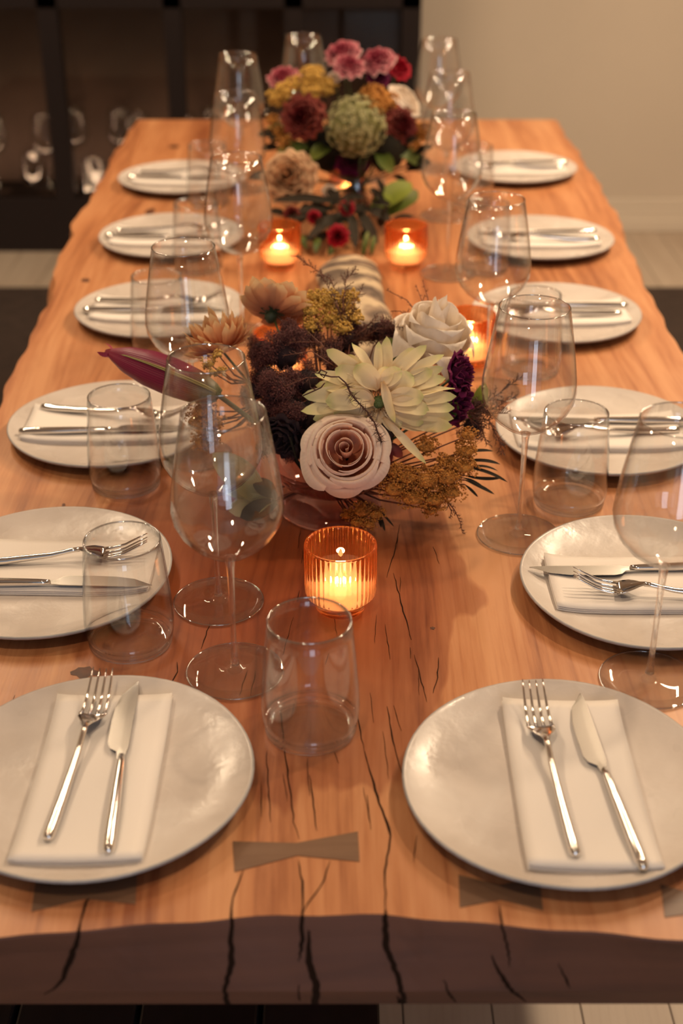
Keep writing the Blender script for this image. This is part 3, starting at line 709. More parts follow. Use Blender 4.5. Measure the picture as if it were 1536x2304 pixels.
VT = [(-.001, 1.221, 'in front of the near flowers, behind the lone tumbler'), (.196, 1.915, 'behind the ivory rose'), (-.113, 2.378, 'at the left of the driftwood, by the far flowers'),
      (.118, 2.378, 'at the right of the driftwood, by the far flowers'), (.012, 2.80, 'in the middle of the far flowers'), (-.090, 1.84, 'behind the smokebush')]
for k, (x, y, lb) in enumerate(VT):
    a = 'amber ribbed glass votive holder ' + lb; b = 'lit tealight inside the votive holder ' + lb
    if k == 0:
        vot0.location = (x, y, TZ); tag(vot0, a, 'candle holder', 'amber votive holders'); can0.location = (x, y, TZ + .0122); tag(can0, b, 'candle', 'lit tealights')
    else:
        dup(vot0, (x, y, TZ), R.uniform(0, 6), a); dup(can0, (x, y, TZ + .0122), 0, b)
    l = bpy.data.lights.new('candle_flame_light', 'POINT'); l.energy = .40; l.color = (1.0, .60, .30); l.shadow_soft_size = .004
    lo = bpy.data.objects.new('candle_flame_light', l); C.objects.link(lo); lo.location = (x, y, TZ + .0122 + .030)

# ================================================================ FLOWERS
def ribbon(base, tip, nrm, w, bend=.15, cup=.15, pw=(.75, .5), curl=0.0, twist=0.0, n=9, m=4, wav=0.0, seed=0):
    # petal grid between two world points; returns verts, faces, uvs
    b = Vector(base); t_ = Vector(tip); d = t_ - b; Ln = d.length; dn = d.normalized(); nn = Vector(nrm); nn = (nn - dn * nn.dot(dn)).normalized(); s0 = dn.cross(nn)
    vv = []; uv = []; ff = []
    mx = max((k / 40) ** pw[0] * (1 - k / 40) ** pw[1] for k in range(41))
    for j in range(n + 1):
        t = j / n; c = b + d * t + nn * (bend * 4 * t * (1 - t) * Ln) - nn * (curl * Ln * max(0, t - .6) ** 2 * 6)
        ww = w * .5 * max(.04, (max(t, .02) ** pw[0] * max(0.0, 1 - t) ** pw[1]) / mx)
        if t < .15: ww = max(ww, w * .5 * .3)
        a = twist * t; s = s0 * cos(a) + nn * sin(a); up = nn * cos(a) - s0 * sin(a)
        for i in range(m + 1):
            u = i / m * 2 - 1
            vv.append(c + s * (u * ww) + up * (cup * ww * (u * u - .4) * (1.2 - t)) + up * (wav * w * sin(t * 11 + seed + u * 2) * abs(u)))
            uv.append((i / m, t))
    for j in range(n):
        for i in range(m):
            a = j * (m + 1) + i; ff.append((a, a + 1, a + m + 2, a + m + 1))
    return vv, ff, uv
def petal_obj(root, mat, *a, name='petal', **k):
    vv, ff, uv = ribbon(*a, **k); return obj(name, mesh(name, vv, ff, mat, True, uv), root)
def blob(mb, c, r, rr, sub=1, sq=1.0):
    # lumpy low sphere
    nu, nv = 12, 8
    base = len(mb.v)
    for j in range(nv + 1):
        ph = pi * j / nv
        for i in range(nu):
            th = 2 * pi * i / nu; q = r * rr.uniform(.85, 1.12)
            mb.v.append((c[0] + q * sin(ph) * cos(th), c[1] + q * sin(ph) * sin(th), c[2] + q * cos(ph) * sq))
    for j in range(nv):
        for i in range(nu):
            a = base + j * nu + i; b = base + j * nu + (i + 1) % nu; mb.f.append((a, a + nu, b + nu, b))
def dots(name, pts, rad, mat, root=None, kind='stuff', oct_=True):
    # many tiny faceted beads in one mesh
    o6 = np.array([(1,0,0),(-1,0,0),(0,1,0),(0,-1,0),(0,0,1),(0,0,-1)], float); f8 = np.array([(0,2,4),(2,1,4),(1,3,4),(3,0,4),(2,0,5),(1,2,5),(3,1,5),(0,3,5)])
    P = np.array(pts, float); n = len(P); r_ = np.array(rad, float).reshape(-1, 1, 1) if hasattr(rad, '__len__') else rad
    V = (P[:, None, :] + o6[None] * r_).reshape(-1, 3); F = (f8[None] + (np.arange(n) * 6)[:, None, None]).reshape(-1, 3)
    m = bpy.data.meshes.new(name); m.vertices.add(len(V)); m.vertices.foreach_set('co', V.ravel()); m.loops.add(len(F) * 3); m.loops.foreach_set('vertex_index', F.ravel().astype(np.int32))
    m.polygons.add(len(F)); m.polygons.foreach_set('loop_start', np.arange(0, len(F) * 3, 3, dtype=np.int32)); m.polygons.foreach_set('loop_total', np.full(len(F), 3, dtype=np.int32)); m.update(); m.validate()
    m.polygons.foreach_set('use_smooth', [True] * len(m.polygons)); m.materials.append(mat)
    o = obj(name, m, root)
    if kind: o['kind'] = kind
    return o
def slivers(name, segs, w, mat, root=None):
    # thin three-sided needles from a to b, one mesh
    V = []; F = []
    for a, b in segs:
        a = Vector(a); b = Vector(b); d = (b - a)
        if d.length < 1e-6: continue
        u = d.cross(Vector((.3, .5, .8))).normalized() * w; v2 = d.cross(u).normalized() * w; n = len(V)
        V += [a + u, a - u * .5 + v2 * .87, a - u * .5 - v2 * .87, b]; F += [(n, n+1, n+3), (n+1, n+2, n+3), (n+2, n, n+3)]
    o = obj(name, mesh(name, V, F, mat, False), root); o['kind'] = 'stuff'; return o
def stem_to(root, head, foot, rad=.0016, mat=None, bow_=.0, name='stem'):
    h = Vector(head); f_ = Vector(foot); n = 8
    pts = [h.lerp(f_, k / n) + Vector((0, 0, bow_)) * sin(pi * k / n) for k in range(n + 1)]
    return obj(name, MB().tube(pts, rad, 6).mesh(name, mat or M['stem']), root)
def frame(n, up=(0, 0, 1)):
    n = Vector(n).normalized(); x = Vector(up).cross(n)
    if x.length < 1e-3: x = Vector((1, 0, 0))
    x.normalize(); y = n.cross(x); return Matrix(((x.x, y.x, n.x), (x.y, y.y, n.y), (x.z, y.z, n.z)))
def thing(name, label, cat, c, group=None): return empty(name, c, 0, label, cat, group)
def rose(name, label, c, axis, RR, mat, npet=28, pointed=0.0, ruffle=0.0, cat='rose', opening=1.0, group=None, depth=.8, seed=1, foot=None, tight=.10, spin=0.0, curlout=.35):
    rr = random.Random(seed); e = thing(name, label, cat, c, group); F = frame(axis)
    # rings of petals from a tight heart to the open rim: (count, rim radius, height, half width in radians)
    nr = max(3, int(npet / 5)); plan = []
    for k in range(5): plan.append((tight * (.35 + .16 * k), 1.02 - .01 * k, 1.5 + .1 * k, k * 2.2, 0.0))
    for g in range(nr):
        q = (g + 1) / nr; cnt = 4 + g // 2
        for k in range(cnt): plan.append((lerp(tight * 1.15, 1.0, q ** .85) * (1 + rr.uniform(-.05, .05)), lerp(1.0, .52, q ** 1.4) * rr.uniform(.93, 1.05), lerp(1.25, .86, q) * 4.6 / cnt, spin + g * .9 + 2 * pi * k / cnt + rr.uniform(-.12, .12), q))
    for (r1, hh, span, phi, q) in plan:
        r1 *= RR * opening; h = RR * depth * hh; n, m = 10, 12; vv = []; uv = []; ff = []; ph0 = rr.uniform(0, 6); tl = rr.uniform(-.06, .06)
        for j in range(n + 1):
            t = j / n
            for i in range(m + 1):
                u = i / m * 2 - 1; te = t * (1 - (.13 + pointed * .42) * abs(u) ** (1.2 if pointed else 3.0))
                s1 = min(1, te / .66); s2 = max(0, (te - .66) / .34)
                r = r1 * (.10 + .70 * sin(s1 * pi / 2) ** .8 + .20 * (q + .15) / 1.15 * s2 ** 1.3) + RR * .018 * u
                z = h * (.86 * (1 - cos(s1 * pi / 2)) ** .9 + .14 * sin(s2 * 1.9)) - curlout * RR * q * s2 ** 2.2 * .42
                r += RR * (.018 + .03 * ruffle) * sin(u * (3 + 5 * min(1, ruffle)) + ph0) * te ** 2 * (.4 + q)
                z += RR * (.022 + .05 * ruffle) * sin(u * (2.4 + 6 * min(1, ruffle)) + ph0 * 2) * te ** 2 + tl * RR * te
                z += pointed * RR * .22 * s2 ** 1.5 * (1 - abs(u)) * (1 - q * .8)
                a = phi + u * span
                vv.append(F @ Vector((r * cos(a), r * sin(a), z - RR * depth * .55))); uv.append((i / m, min(1, te * lerp(.86, 1.0, q))))
        for j in range(n):
            for i in range(m):
                a = j * (m + 1) + i; ff.append((a, a + 1, a + m + 2, a + m + 1))
        obj('petal', mesh('petal', vv, ff, mat, True, uv), e)
    if foot is not None:
        stem_to(e, F @ Vector((0, 0, -RR * .3)), Vector(foot) - Vector(c))
    return e
def dahlia(name, label, c, axis, RR, mat, layers, cat='dahlia', group=None, wid=.26, seed=1, calyx=None, eye=None, foot=None, pw=(.6, .35), arc=2*pi, cup=.5):
    # layers: list of (count, radius factor, lift of the tips, start radius)
    rr = random.Random(seed); e = thing(name, label, cat, c, group); F = frame(axis)
    for (cnt, rf, lift, r0) in layers:
        off = rr.uniform(0, 6)
        for k in range(cnt):
            a = off + arc * k / cnt + rr.uniform(-.08, .08); Lr = RR * rf * rr.uniform(.88, 1.08)
            b = F @ Vector((cos(a) * RR * r0, sin(a) * RR * r0, 0)); t = F @ Vector((cos(a) * Lr, sin(a) * Lr, RR * lift * rr.uniform(.8, 1.2)))
            petal_obj(e, mat, b, t, F @ Vector((0, 0, 1)), RR * wid * rr.uniform(.85, 1.15), bend=-.10, cup=cup, pw=pw, curl=rr.uniform(-.12, .12), twist=rr.uniform(-.3, .3), n=7, m=4)
    if calyx:
        vv = MB(); blob(vv, F @ Vector((0, 0, calyx[1])), calyx[0], rr); obj('calyx', vv.mesh('calyx', M['calyx']), e)
        for k in range(8):
            a = k * pi / 4; petal_obj(e, M['calyx'], F @ Vector((0, 0, calyx[1])), F @ Vector((cos(a) * calyx[0] * 2.2, sin(a) * calyx[0] * 2.2, calyx[1] * .3)), F @ Vector((0, 0, 1)), calyx[0] * .9, name='sepal', n=4, m=2)
    if eye:
        vv = MB(); blob(vv, F @ Vector((0, 0, RR * .02)), eye, rr, sq=.7); obj('eye', vv.mesh('eye', M['eye']), e)
    if foot is not None: stem_to(e, (0, 0, 0), Vector(foot) - Vector(c))
    return e
def yarrow(name, label, c, heads, mat, foot=None, group=None, seed=1, nper=260, dot=.0017, cat='yarrow'):
    # heads: list of (dx, dy, dz, radius, flatness); florets cover domes, branches join them
    rr = random.Random(seed); e = thing(name, label, cat, c, group); pts = []; rads = []
    hub = Vector(foot) - Vector(c) if foot is not None else Vector((0, 0, -.05))
    mb = MB()
    for (dx, dy, dz, r, fl_) in heads:
        cnt = int(nper * (r / .02) ** 2)
        for k in range(cnt):
            a = rr.uniform(0, 2 * pi); q = math.sqrt(rr.random()) * r; lump = .0022 * sin(dx * 300 + q * cos(a) * 900) * sin(q * sin(a) * 800)
            side = rr.random()
            zz = math.sqrt(max(0, r * r - q * q)) * fl_ + lump
            if side < .30: zz *= -.75
            jx = r * .16 * sin(a * 3 + dx * 500); jy = r * .16 * sin(a * 4 + dz * 700); pts.append((dx + q * cos(a) + jx + rr.uniform(-.0012, .0012), dy + q * sin(a) + jy + rr.uniform(-.0012, .0012), dz + zz * rr.uniform(.8, 1.15))); rads.append(dot * rr.uniform(.55, 1.25))
        blob(mb, (dx, dy, dz), r * .70, rr, sq=fl_ * .75)
    obj('core', mb.mesh('core', mat), e)['kind'] = 'stuff'
    dots('florets', pts, rads, mat, e)
    br = MB()
    for (dx, dy, dz, r, fl_) in heads:
        p = Vector((dx, dy, dz)); mid = p.lerp(hub, .5) + Vector((0, 0, -.008)); br.tube([p, p.lerp(mid, .6), mid, hub], [.0008, .001, .0012, .0014], 5)
    obj('branch', br.mesh('branch', M['twig']), e)
    return e
def spray(name, label, c, paths, mat, group=None, seed=1, nl=.010, nd=26, w=.00032, foot=None, cat='foliage', branch=.022, stemw=.0007, dens=1.0):
    # paths: list of point lists (relative); each carries side twigs with fine needles
    rr = random.Random(seed); e = thing(name, label, cat, c, group); st = MB(); seg = []
    for path in paths:
        P = [Vector(p) for p in path]; st.tube(P, [stemw * (1.3 - .8 * k / max(1, len(P)-1)) for k in range(len(P))], 5)
        tot = sum((b - a).length for a, b in zip(P[:-1], P[1:])); nb = max(3, int(tot / .008 * dens))
        for k in range(nb):
            t = (k + .6) / nb * (len(P) - 1); i = min(int(t), len(P) - 2); p = P[i].lerp(P[i+1], t - i); d = (P[i+1] - P[i]).normalized()
            rnd = Vector((rr.uniform(-1, 1), rr.uniform(-1, 1), rr.uniform(-.6, 1))); sd = (rnd - d * rnd.dot(d)).normalized()
            bl = branch * rr.uniform(.4, 1) * (1.1 - .7 * k / nb); q = p + (sd * .75 + d * .65).normalized() * bl
            st.tube([p, q], [.00045, .0002], 4)
            nn = max(4, int(bl / .0011 * nd / 26))
            for s in range(nn):
                tt = (s + .5) / nn; a = p.lerp(q, tt); rv = Vector((rr.uniform(-1, 1), rr.uniform(-1, 1), rr.uniform(-1, 1))).normalized()
                dd = ((q - p).normalized() * .7 + rv * .8).normalized(); seg.append((a, a + dd * nl * rr.uniform(.35, 1) * (1.1 - .5 * tt)))
    if foot is not None: st.tube([P[0], Vector(foot) - Vector(c)], .0009, 5)
    obj('stem', st.mesh('stem', M['twig']), e); slivers('needles', seg, w, mat, e)
    return e
def leaf_thing(name, label, c, leaves, mat, foot=None, group=None, cat='leaf'):
    e = thing(name, label, cat, c, group)
    for k, (b, t, nr, w, bend) in enumerate(leaves):
        petal_obj(e, mat, b, t, nr, w, bend=bend, cup=.35, pw=(.7, .6), name='leaf', n=9, m=4, wav=.03, seed=k)
    if foot is not None:
        st = MB()
        for (b, t, nr, w, bend) in leaves: st.tube([Vector(b), Vector(foot) - Vector(c)], .0010, 5)
        obj('stem', st.mesh('stem', M['twig']), e)
    return e

# ---------------------------------------------------------------- near arrangement: footed glass bowl
VC = Vector((-.013, 1.445, TZ))
vs = empty('footed_flower_bowl', VC, 0, 'low footed blush glass bowl holding the near flowers', 'vase')
bo = [(.010, .026), (.030, .029), (.050, .037), (.064, .047), (.0725, .0600), (.0760, .0700)]
bi = [(r - .0024, z + .0016) for r, z in bo]; bi[-1] = (.0740, .0703)
mb = MB(); mb.lathe(bo + bi[::-1] + [(.0001, .0300)], 64); obj('bowl', mb.mesh('bowl', M['blushglass']), vs)
mb = MB(); mb.lathe([(.0001, .0005), (.058, .0005), (.0625, .0015), (.0610, .0080), (.0520, .0150), (.0350, .0210), (.0150, .0250), (.0110, .0275), (.0001, .0290)], 64); obj('foot', mb.mesh('foot', M['blushglass']), vs)
VF = VC + Vector((0, 0, .040))         # where the stems gather
kn = MB(); rr = random.Random(3)
kz = thing('stem_cluster', 'dark tangle of stems and foliage filling the footed bowl', 'stems', VC)
for k in range(26):
    a = rr.uniform(0, 6.28); r0 = rr.uniform(.0, .035); r1 = rr.uniform(.02, .058)
    kn.tube([(r0 * cos(a + 1), r0 * sin(a + 1), .036), (r1 * cos(a), r1 * sin(a), .075), (r1 * 1.2 * cos(a), r1 * 1.2 * sin(a), .11)], .0016, 5)
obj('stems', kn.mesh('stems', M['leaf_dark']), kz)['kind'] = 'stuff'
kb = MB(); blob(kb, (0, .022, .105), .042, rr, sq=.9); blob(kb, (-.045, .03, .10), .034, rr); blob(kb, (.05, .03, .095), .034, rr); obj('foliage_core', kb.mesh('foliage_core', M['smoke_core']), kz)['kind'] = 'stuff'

# blush rose
rose('blush_rose', 'large open blush pink rose at the front of the near flowers', (0.0046, 1.3720, 0.8747), (-.02, -.76, .65), .053, M['p_blush'], npet=25, seed=4, foot=VF, depth=.80, tight=.26, curlout=.6)
# ivory rose seen from its side
rose('ivory_rose', 'ivory rose with pointed reflexed petals at the upper right of the near flowers', (0.1158, 1.5450, 0.9576), (.22, -.12, .97), .060, M['p_white'], npet=22, pointed=.8, seed=9, foot=VF, depth=1.15, tight=.28, curlout=1.3)
# cream dahlia built petal by petal on its disc
cd = thing('cream_dahlia', 'big cream dahlia with long twisted petals in the middle of the near flowers', 'dahlia', (0.0435, 1.4250, 0.9116))
CDN = Vector((0, -.80, .60))
CP = [
    ((0.0090, 0.0051, 0.0068), (0.0783, 0.0174, 0.0232), 0.0164, 0.10, 0.40, 0.20),
    ((0.0090, 0.0103, 0.0105), (0.0755, 0.0248, 0.0330), 0.0149, 0.10, 0.40, -0.20),
    ((0.0090, 0.0147, 0.0129), (0.0771, 0.0384, 0.0429), 0.0133, 0.12, 0.50, 0.30),
    ((0.0075, -0.0010, 0.0037), (0.0893, 0.0072, 0.0162), 0.0141, 0.06, 0.60, 0.60),
    ((0.0074, -0.0029, -0.0005), (0.0907, 0.0042, 0.0056), 0.0172, 0.08, 0.50, -0.10),
    ((0.0074, -0.0055, -0.0023), (0.0883, -0.0040, -0.0054), 0.0180, 0.08, 0.40, 0.10),
    ((0.0074, -0.0066, -0.0072), (0.0882, -0.0088, -0.0150), 0.0188, 0.06, 0.40, -0.20),
    ((0.0074, -0.0079, -0.0138), (0.0836, -0.0120, -0.0293), 0.0211, 0.05, 0.40, 0.10),
    ((0.0088, -0.0089, -0.0169), (0.0651, -0.0108, -0.0277), 0.0188, 0.05, 0.50, 0.10),
    ((0.0044, -0.0145, -0.0127), (0.0536, -0.0479, -0.0572), 0.0122, 0.05, 0.50, 0.30),
    ((0.0162, -0.0149, -0.0199), (0.0680, -0.0278, -0.0238), 0.0117, -0.22, 0.50, 0.90),
    ((0.0075, -0.0050, 0.0067), (0.0520, -0.0082, 0.0091), 0.0235, 0.12, 0.50, 0.00),
    ((0.0089, -0.0086, 0.0019), (0.0578, -0.0152, -0.0036), 0.0219, 0.12, 0.50, 0.10),
    ((0.0046, 0.0131, 0.0141), (0.0563, 0.0442, 0.0523), 0.0149, 0.10, 0.50, 0.30),
    ((0.0031, 0.0149, 0.0165), (0.0414, 0.0452, 0.0503), 0.0141, 0.12, 0.50, -0.30),
    ((0.0090, 0.0156, 0.0141), (0.0093, 0.0533, 0.0577), 0.0164, 0.10, 0.40, 0.30),
    ((-0.0014, 0.0099, 0.0165), (0.0000, 0.0381, 0.0608), 0.0113, 0.05, 0.70, 0.20),
    ((-0.0029, 0.0149, 0.0165), (-0.0314, 0.0464, 0.0552), 0.0133, 0.25, 0.50, -0.60),
    ((-0.0059, 0.0115, 0.0153), (-0.0607, 0.0392, 0.0490), 0.0188, 0.18, 0.50, 0.50),
    ((-0.0059, 0.0074, 0.0165), (-0.0386, 0.0269, 0.0492), 0.0172, 0.12, 0.70, 0.30),
    ((-0.0074, 0.0087, 0.0117), (-0.0746, 0.0243, 0.0257), 0.0188, 0.12, 0.50, -0.30),
    ((-0.0074, 0.0069, 0.0092), (-0.0743, 0.0181, 0.0141), 0.0172, 0.10, 0.50, 0.40),
    ((-0.0074, 0.0035, 0.0080), (-0.0879, 0.0090, 0.0020), 0.0188, 0.12, 0.40, 0.20),
    ((-0.0074, -0.0002, 0.0031), (-0.0886, 0.0011, -0.0152), 0.0188, 0.12, 0.40, -0.30),
    ((-0.0074, -0.0022, -0.0029), (-0.0754, -0.0037, -0.0217), 0.0188, 0.10, 0.50, 0.30),
    ((-0.0074, -0.0059, 0.0055), (-0.0616, -0.0061, 0.0019), 0.0235, 0.20, 0.60, 0.20),
    ((-0.0059, 0.0065, 0.0153), (-0.0512, 0.0172, 0.0329), 0.0250, 0.15, 0.50, 0.00),
    ((-0.0059, -0.0072, -0.0030), (-0.0520, -0.0072, -0.0162), 0.0219, 0.12, 0.50, 0.00),
    ((-0.0074, -0.0015, 0.0080), (-0.0654, 0.0108, 0.0177), 0.0235, 0.15, 0.60, -0.20),
    ((0.0038, -0.0004, 0.0261), (0.0180, -0.0284, -0.0145), 0.0133, 0.10, 0.70, -0.70),
    ((-0.0015, -0.0058, -0.0078), (-0.0075, -0.0172, -0.0295), 0.0172, 0.10, 0.50, 0.00),
    ((0.0029, -0.0074, -0.0066), (0.0236, -0.0178, -0.0271), 0.0219, 0.10, 0.50, 0.00),
    ((-0.0030, -0.0056, -0.0042), (-0.0223, -0.0124, -0.0199), 0.0219, 0.10, 0.50, 0.00),
    ((-0.0007, -0.0002, 0.0164), (-0.0267, 0.0099, 0.0432), 0.0235, 0.18, 0.80, 0.30),
    ((0.0008, 0.0033, 0.0177), (0.0248, 0.0108, 0.0377), 0.0219, 0.18, 0.60, -0.20),
    ((0.0090, 0.0021, 0.0128), (0.0403, 0.0094, 0.0292), 0.0235, 0.12, 0.50, 0.00),
    ((0.0001, 0.0007, 0.0177), (0.0121, 0.0138, 0.0384), 0.0203, 0.20, 0.60, 0.00),
    ((-0.0059, -0.0102, 0.0031), (-0.0356, -0.0114, 0.0115), 0.0203, 0.20, 0.60, 0.00),
    ((0.0148, -0.0090, -0.0054), (0.0518, -0.0181, -0.0175), 0.0219, 0.08, 0.50, 0.00),
    ((0.0149, 0.0079, 0.0123), (0.0627, 0.0200, 0.0299), 0.0188, 0.10, 0.50, 0.10),
    ((-0.0059, -0.0050, 0.0067), (-0.0445, -0.0027, 0.0164), 0.0188, 0.20, 0.70, 0.30),
]
for k, (b, t, w, bend, cv, tw) in enumerate(CP):
    petal_obj(cd, M['p_cream'], b, t, CDN, w * R.uniform(.90, 1.12), bend=bend, cup=cv * 1.2, twist=tw * 1.7, pw=(.62, .48), n=12, m=4, curl=R.uniform(-.25, .12), wav=.06, seed=k)
mb = MB(); blob(mb, (0, 0, 0), .0085, R, sq=.9); obj('eye', mb.mesh('eye', M['eye']), cd)
sg = []
FR = frame(CDN)
for k in range(420):
    a = R.uniform(0, 2*pi); r0 = R.uniform(.006, .020); p = FR @ Vector((cos(a) * r0, sin(a) * r0, .001)); sg.append((p, p + FR @ Vector((cos(a) * .004, sin(a) * .004, R.uniform(.004, .009)))))
slivers('centre_hairs', sg, .0004, M['hair_tan'], cd)
stem_to(cd, (0, 0.01, -.005), VF - Vector((0.0435, 1.4250, 0.9116)), .002)
# dark climbing tendril lying across the cream dahlia
tc_ = Vector((-0.0343, 1.4000, 0.9530))
e = thing('dried_tendril', 'thin dried brown tendril curling across the cream dahlia', 'twig', tc_)
TP = [(-0.0258, 1.3800, 0.9668), (-0.0227, 1.3750, 0.9732), (-0.0163, 1.3700, 0.9721), (-0.0197, 1.3700, 0.9657), (-0.0237, 1.3720, 0.9691), (-0.0114, 1.3750, 0.9647), (-0.0030, 1.3750, 0.9647), (0.0049, 1.3700, 0.9593), (0.0099, 1.3650, 0.9491), (0.0183, 1.3620, 0.9397), (0.0283, 1.3620, 0.9288), (0.0370, 1.3650, 0.9137), (0.0414, 1.3700, 0.8975), (0.0457, 1.3750, 0.8839)]
mb = MB().tube([Vector(p) - tc_ for p in TP], .0009, 5)
TQ = [(-0.0432, 1.3850, 0.9376), (-0.0315, 1.3800, 0.9453), (-0.0229, 1.3780, 0.9505), (-0.0189, 1.3750, 0.9571)]
mb.tube([Vector(p) - tc_ for p in TQ], .0008, 5)
TQ = [(-0.0238, 1.3800, 0.9668), (-0.0328, 1.3820, 0.9671), (-0.0369, 1.3850, 0.9583), (-0.0351, 1.3850, 0.9474), (-0.0281, 1.3850, 0.9442)]
mb.tube([Vector(p) - tc_ for p in TQ], .0007, 5)
obj('stem', mb.mesh('stem', M['fern']), e)
sg = []
for p0, p1 in zip(TP[7:-1], TP[8:]):
    for k in range(22):
        p = Vector(p0).lerp(Vector(p1), R.random()) - tc_; q = p + Vector((R.uniform(-1, 1), R.uniform(-.6, .2), R.uniform(-1, 1))) * .010; sg.append((p, q))
slivers('side_twigs', sg, .0005, M['fern'], e)

# peach dahlias, seen from behind and from the side
dahlia('peach_dahlia', 'peach dahlia facing away beside the smokebush, dark green calyx showing', (-0.0877, 1.6000, 0.9562), (.22, .80, .55), .049, M['p_peach'], [(15, 1.0, .30, .08), (14, .9, .5, .08), (10, .75, .7, .08)], seed=5, calyx=(.008, -.006), foot=VF, wid=.42, pw=(.55, .30), group='peach dahlias of the near flowers')
dahlia('peach_dahlia', 'orange peach dahlia above the lily bud, behind the left wine glass', (-0.1462, 1.5300, 0.9332), (-.35, .15, .92), .046, M['p_peach'], [(22, 1.0, .30, .10), (20, .88, .60, .10), (16, .70, .85, .08), (10, .45, 1.0, .05)], seed=6, foot=VF, wid=.24, pw=(.6, .25), group='peach dahlias of the near flowers')

# burgundy cockscomb on the right
rose('burgundy_carnation', 'ruffled dark burgundy bloom below the ivory rose', (0.1438, 1.4700, 0.9301), (.75, -.35, .35), .027, M['p_burg'], npet=24, ruffle=2.2, seed=12, cat='carnation', depth=.9, foot=VF, curlout=.2, group='dark burgundy blooms of the near flowers')
rose('burgundy_carnation', 'dark velvety burgundy bloom low beside the cream dahlia', (0.1401, 1.4700, 0.8915), (.7, -.5, .1), .032, M['p_burg'], npet=24, ruffle=2.2, seed=13, cat='carnation', depth=.9, foot=VF, curlout=.2, group='dark burgundy blooms of the near flowers')
rose('burgundy_carnation', 'almost black bloom hanging left of the blush rose', (-0.0717, 1.4300, 0.8633), (-.3, -.7, -.1), .030, M['smoke_core'], npet=20, ruffle=2.0, seed=14, cat='carnation', depth=.9, foot=VF, group='dark burgundy blooms of the near flowers')

# lily bud
def lily_bud():
    b = Vector((-0.1452, 1.4400, 0.9146)); t = Vector((-0.2854, 1.5100, 0.9412)); e = thing('lily_bud', 'long magenta lily bud with green ribs pointing left over the third plate', 'lily bud', b)
    ax = (t - b); Ln = ax.length; Fm = frame(ax, (0, -.5, .8)); n, sg_ = 22, 36; vv = []; ff = []
    def prof(s): return .0235 * float(np.interp(s, [0, .06, .2, .4, .6, .8, .93, 1.0], [.35, .62, .88, 1.0, .95, .70, .34, .10]))
    for j in range(n + 1):
        s = j / n
        for k in range(sg_):
            a = 2 * pi * k / sg_; g = abs(cos(1.5 * a)) ; r = prof(s) * (.86 + .16 * g ** .5 - .03 * abs(cos(4.5 * a)) )
            vv.append(Fm @ Vector((r * cos(a), r * sin(a) * .92, s * Ln)))
    for j in range(n):
        for k in range(sg_):
            a = j * sg_ + k; c = j * sg_ + (k + 1) % sg_; ff.append((a, c, c + sg_, a + sg_))
    ff.append(tuple(range(sg_))[::-1])
    m, nt, out = newmat('lily_bud_skin'); p = N(nt, 'BsdfPrincipled', Roughness=.42); uv = N(nt, 'UVMap'); sp = N(nt, 'SeparateXYZ'); L(nt, uv.outputs[0], sp.inputs[0])
    r = ramp(nt, [(.0, (.16, .17, .05)), (.14, (.18, .09, .04)), (.26, (.19, .005, .040)), (.8, (.24, .005, .048)), (1, (.32, .012, .05))], sp.outputs['Y'])
    wv = N(nt, 'TexWave', wave_type='BANDS', bands_direction='X', Scale=16.0, Distortion=.4); L(nt, uv.outputs[0], wv.inputs['Vector'])
    mx = N(nt, 'Mix', data_type='RGBA', blend_type='MULTIPLY'); mx.inputs[0].default_value = .35; L(nt, r.outputs['Color'], mx.inputs[6]); L(nt, wv.outputs['Color'], mx.inputs[7])
    L(nt, mx.outputs[2], p.inputs['Base Color']); bm = N(nt, 'Bump', Strength=.3, Distance=.0006); L(nt, wv.outputs['Fac'], bm.inputs['Height']); L(nt, bm.outputs['Normal'], p.inputs['Normal']); L(nt, p.outputs[0], out.inputs[0])
    uvs = [(k % sg_ / sg_, (k // sg_) / n) for k in range(len(vv))]
    obj('bud', mesh('bud', vv, ff, m, True, uvs), e)
    for k in range(3):     # pale green midribs along the three outer tepals
        a0 = pi / 3 + k * 2 * pi / 3 + .25
        for da in (-.07, .07):
            pts = [Fm @ Vector((prof(j / 14) * 1.0 * cos(a0 + da * (1 - j / 16)), prof(j / 14) * .93 * sin(a0 + da * (1 - j / 16)), j / 14 * Ln * .97)) for j in range(0, 14)]
            obj('midrib', MB().tube(pts, [.0013 - .00007 * j for j in range(14)], 5).mesh('midrib', M['p_rib']), e)
    for k in range(3):
        a0 = k * 2.1 + .4; bb_ = Fm @ Vector((.004 * cos(a0), .004 * sin(a0), Ln * .95)); tt = Fm @ Vector((.008 * cos(a0), .008 * sin(a0), Ln * 1.045))
        petal_obj(e, M['p_bud'], bb_, tt, Fm @ Vector((cos(a0), sin(a0), 0)), .007, pw=(.3, .7), n=4, m=2, name='tepal_tip')
    stem_to(e, (0, 0, 0), VF - b, .0030)
M['p_rib'] = simple('bud_rib_green', (.30, .25, .08), .5)
M['p_bud'] = simple('bud_tip_magenta', (.34, .02, .07), .5)
lily_bud()

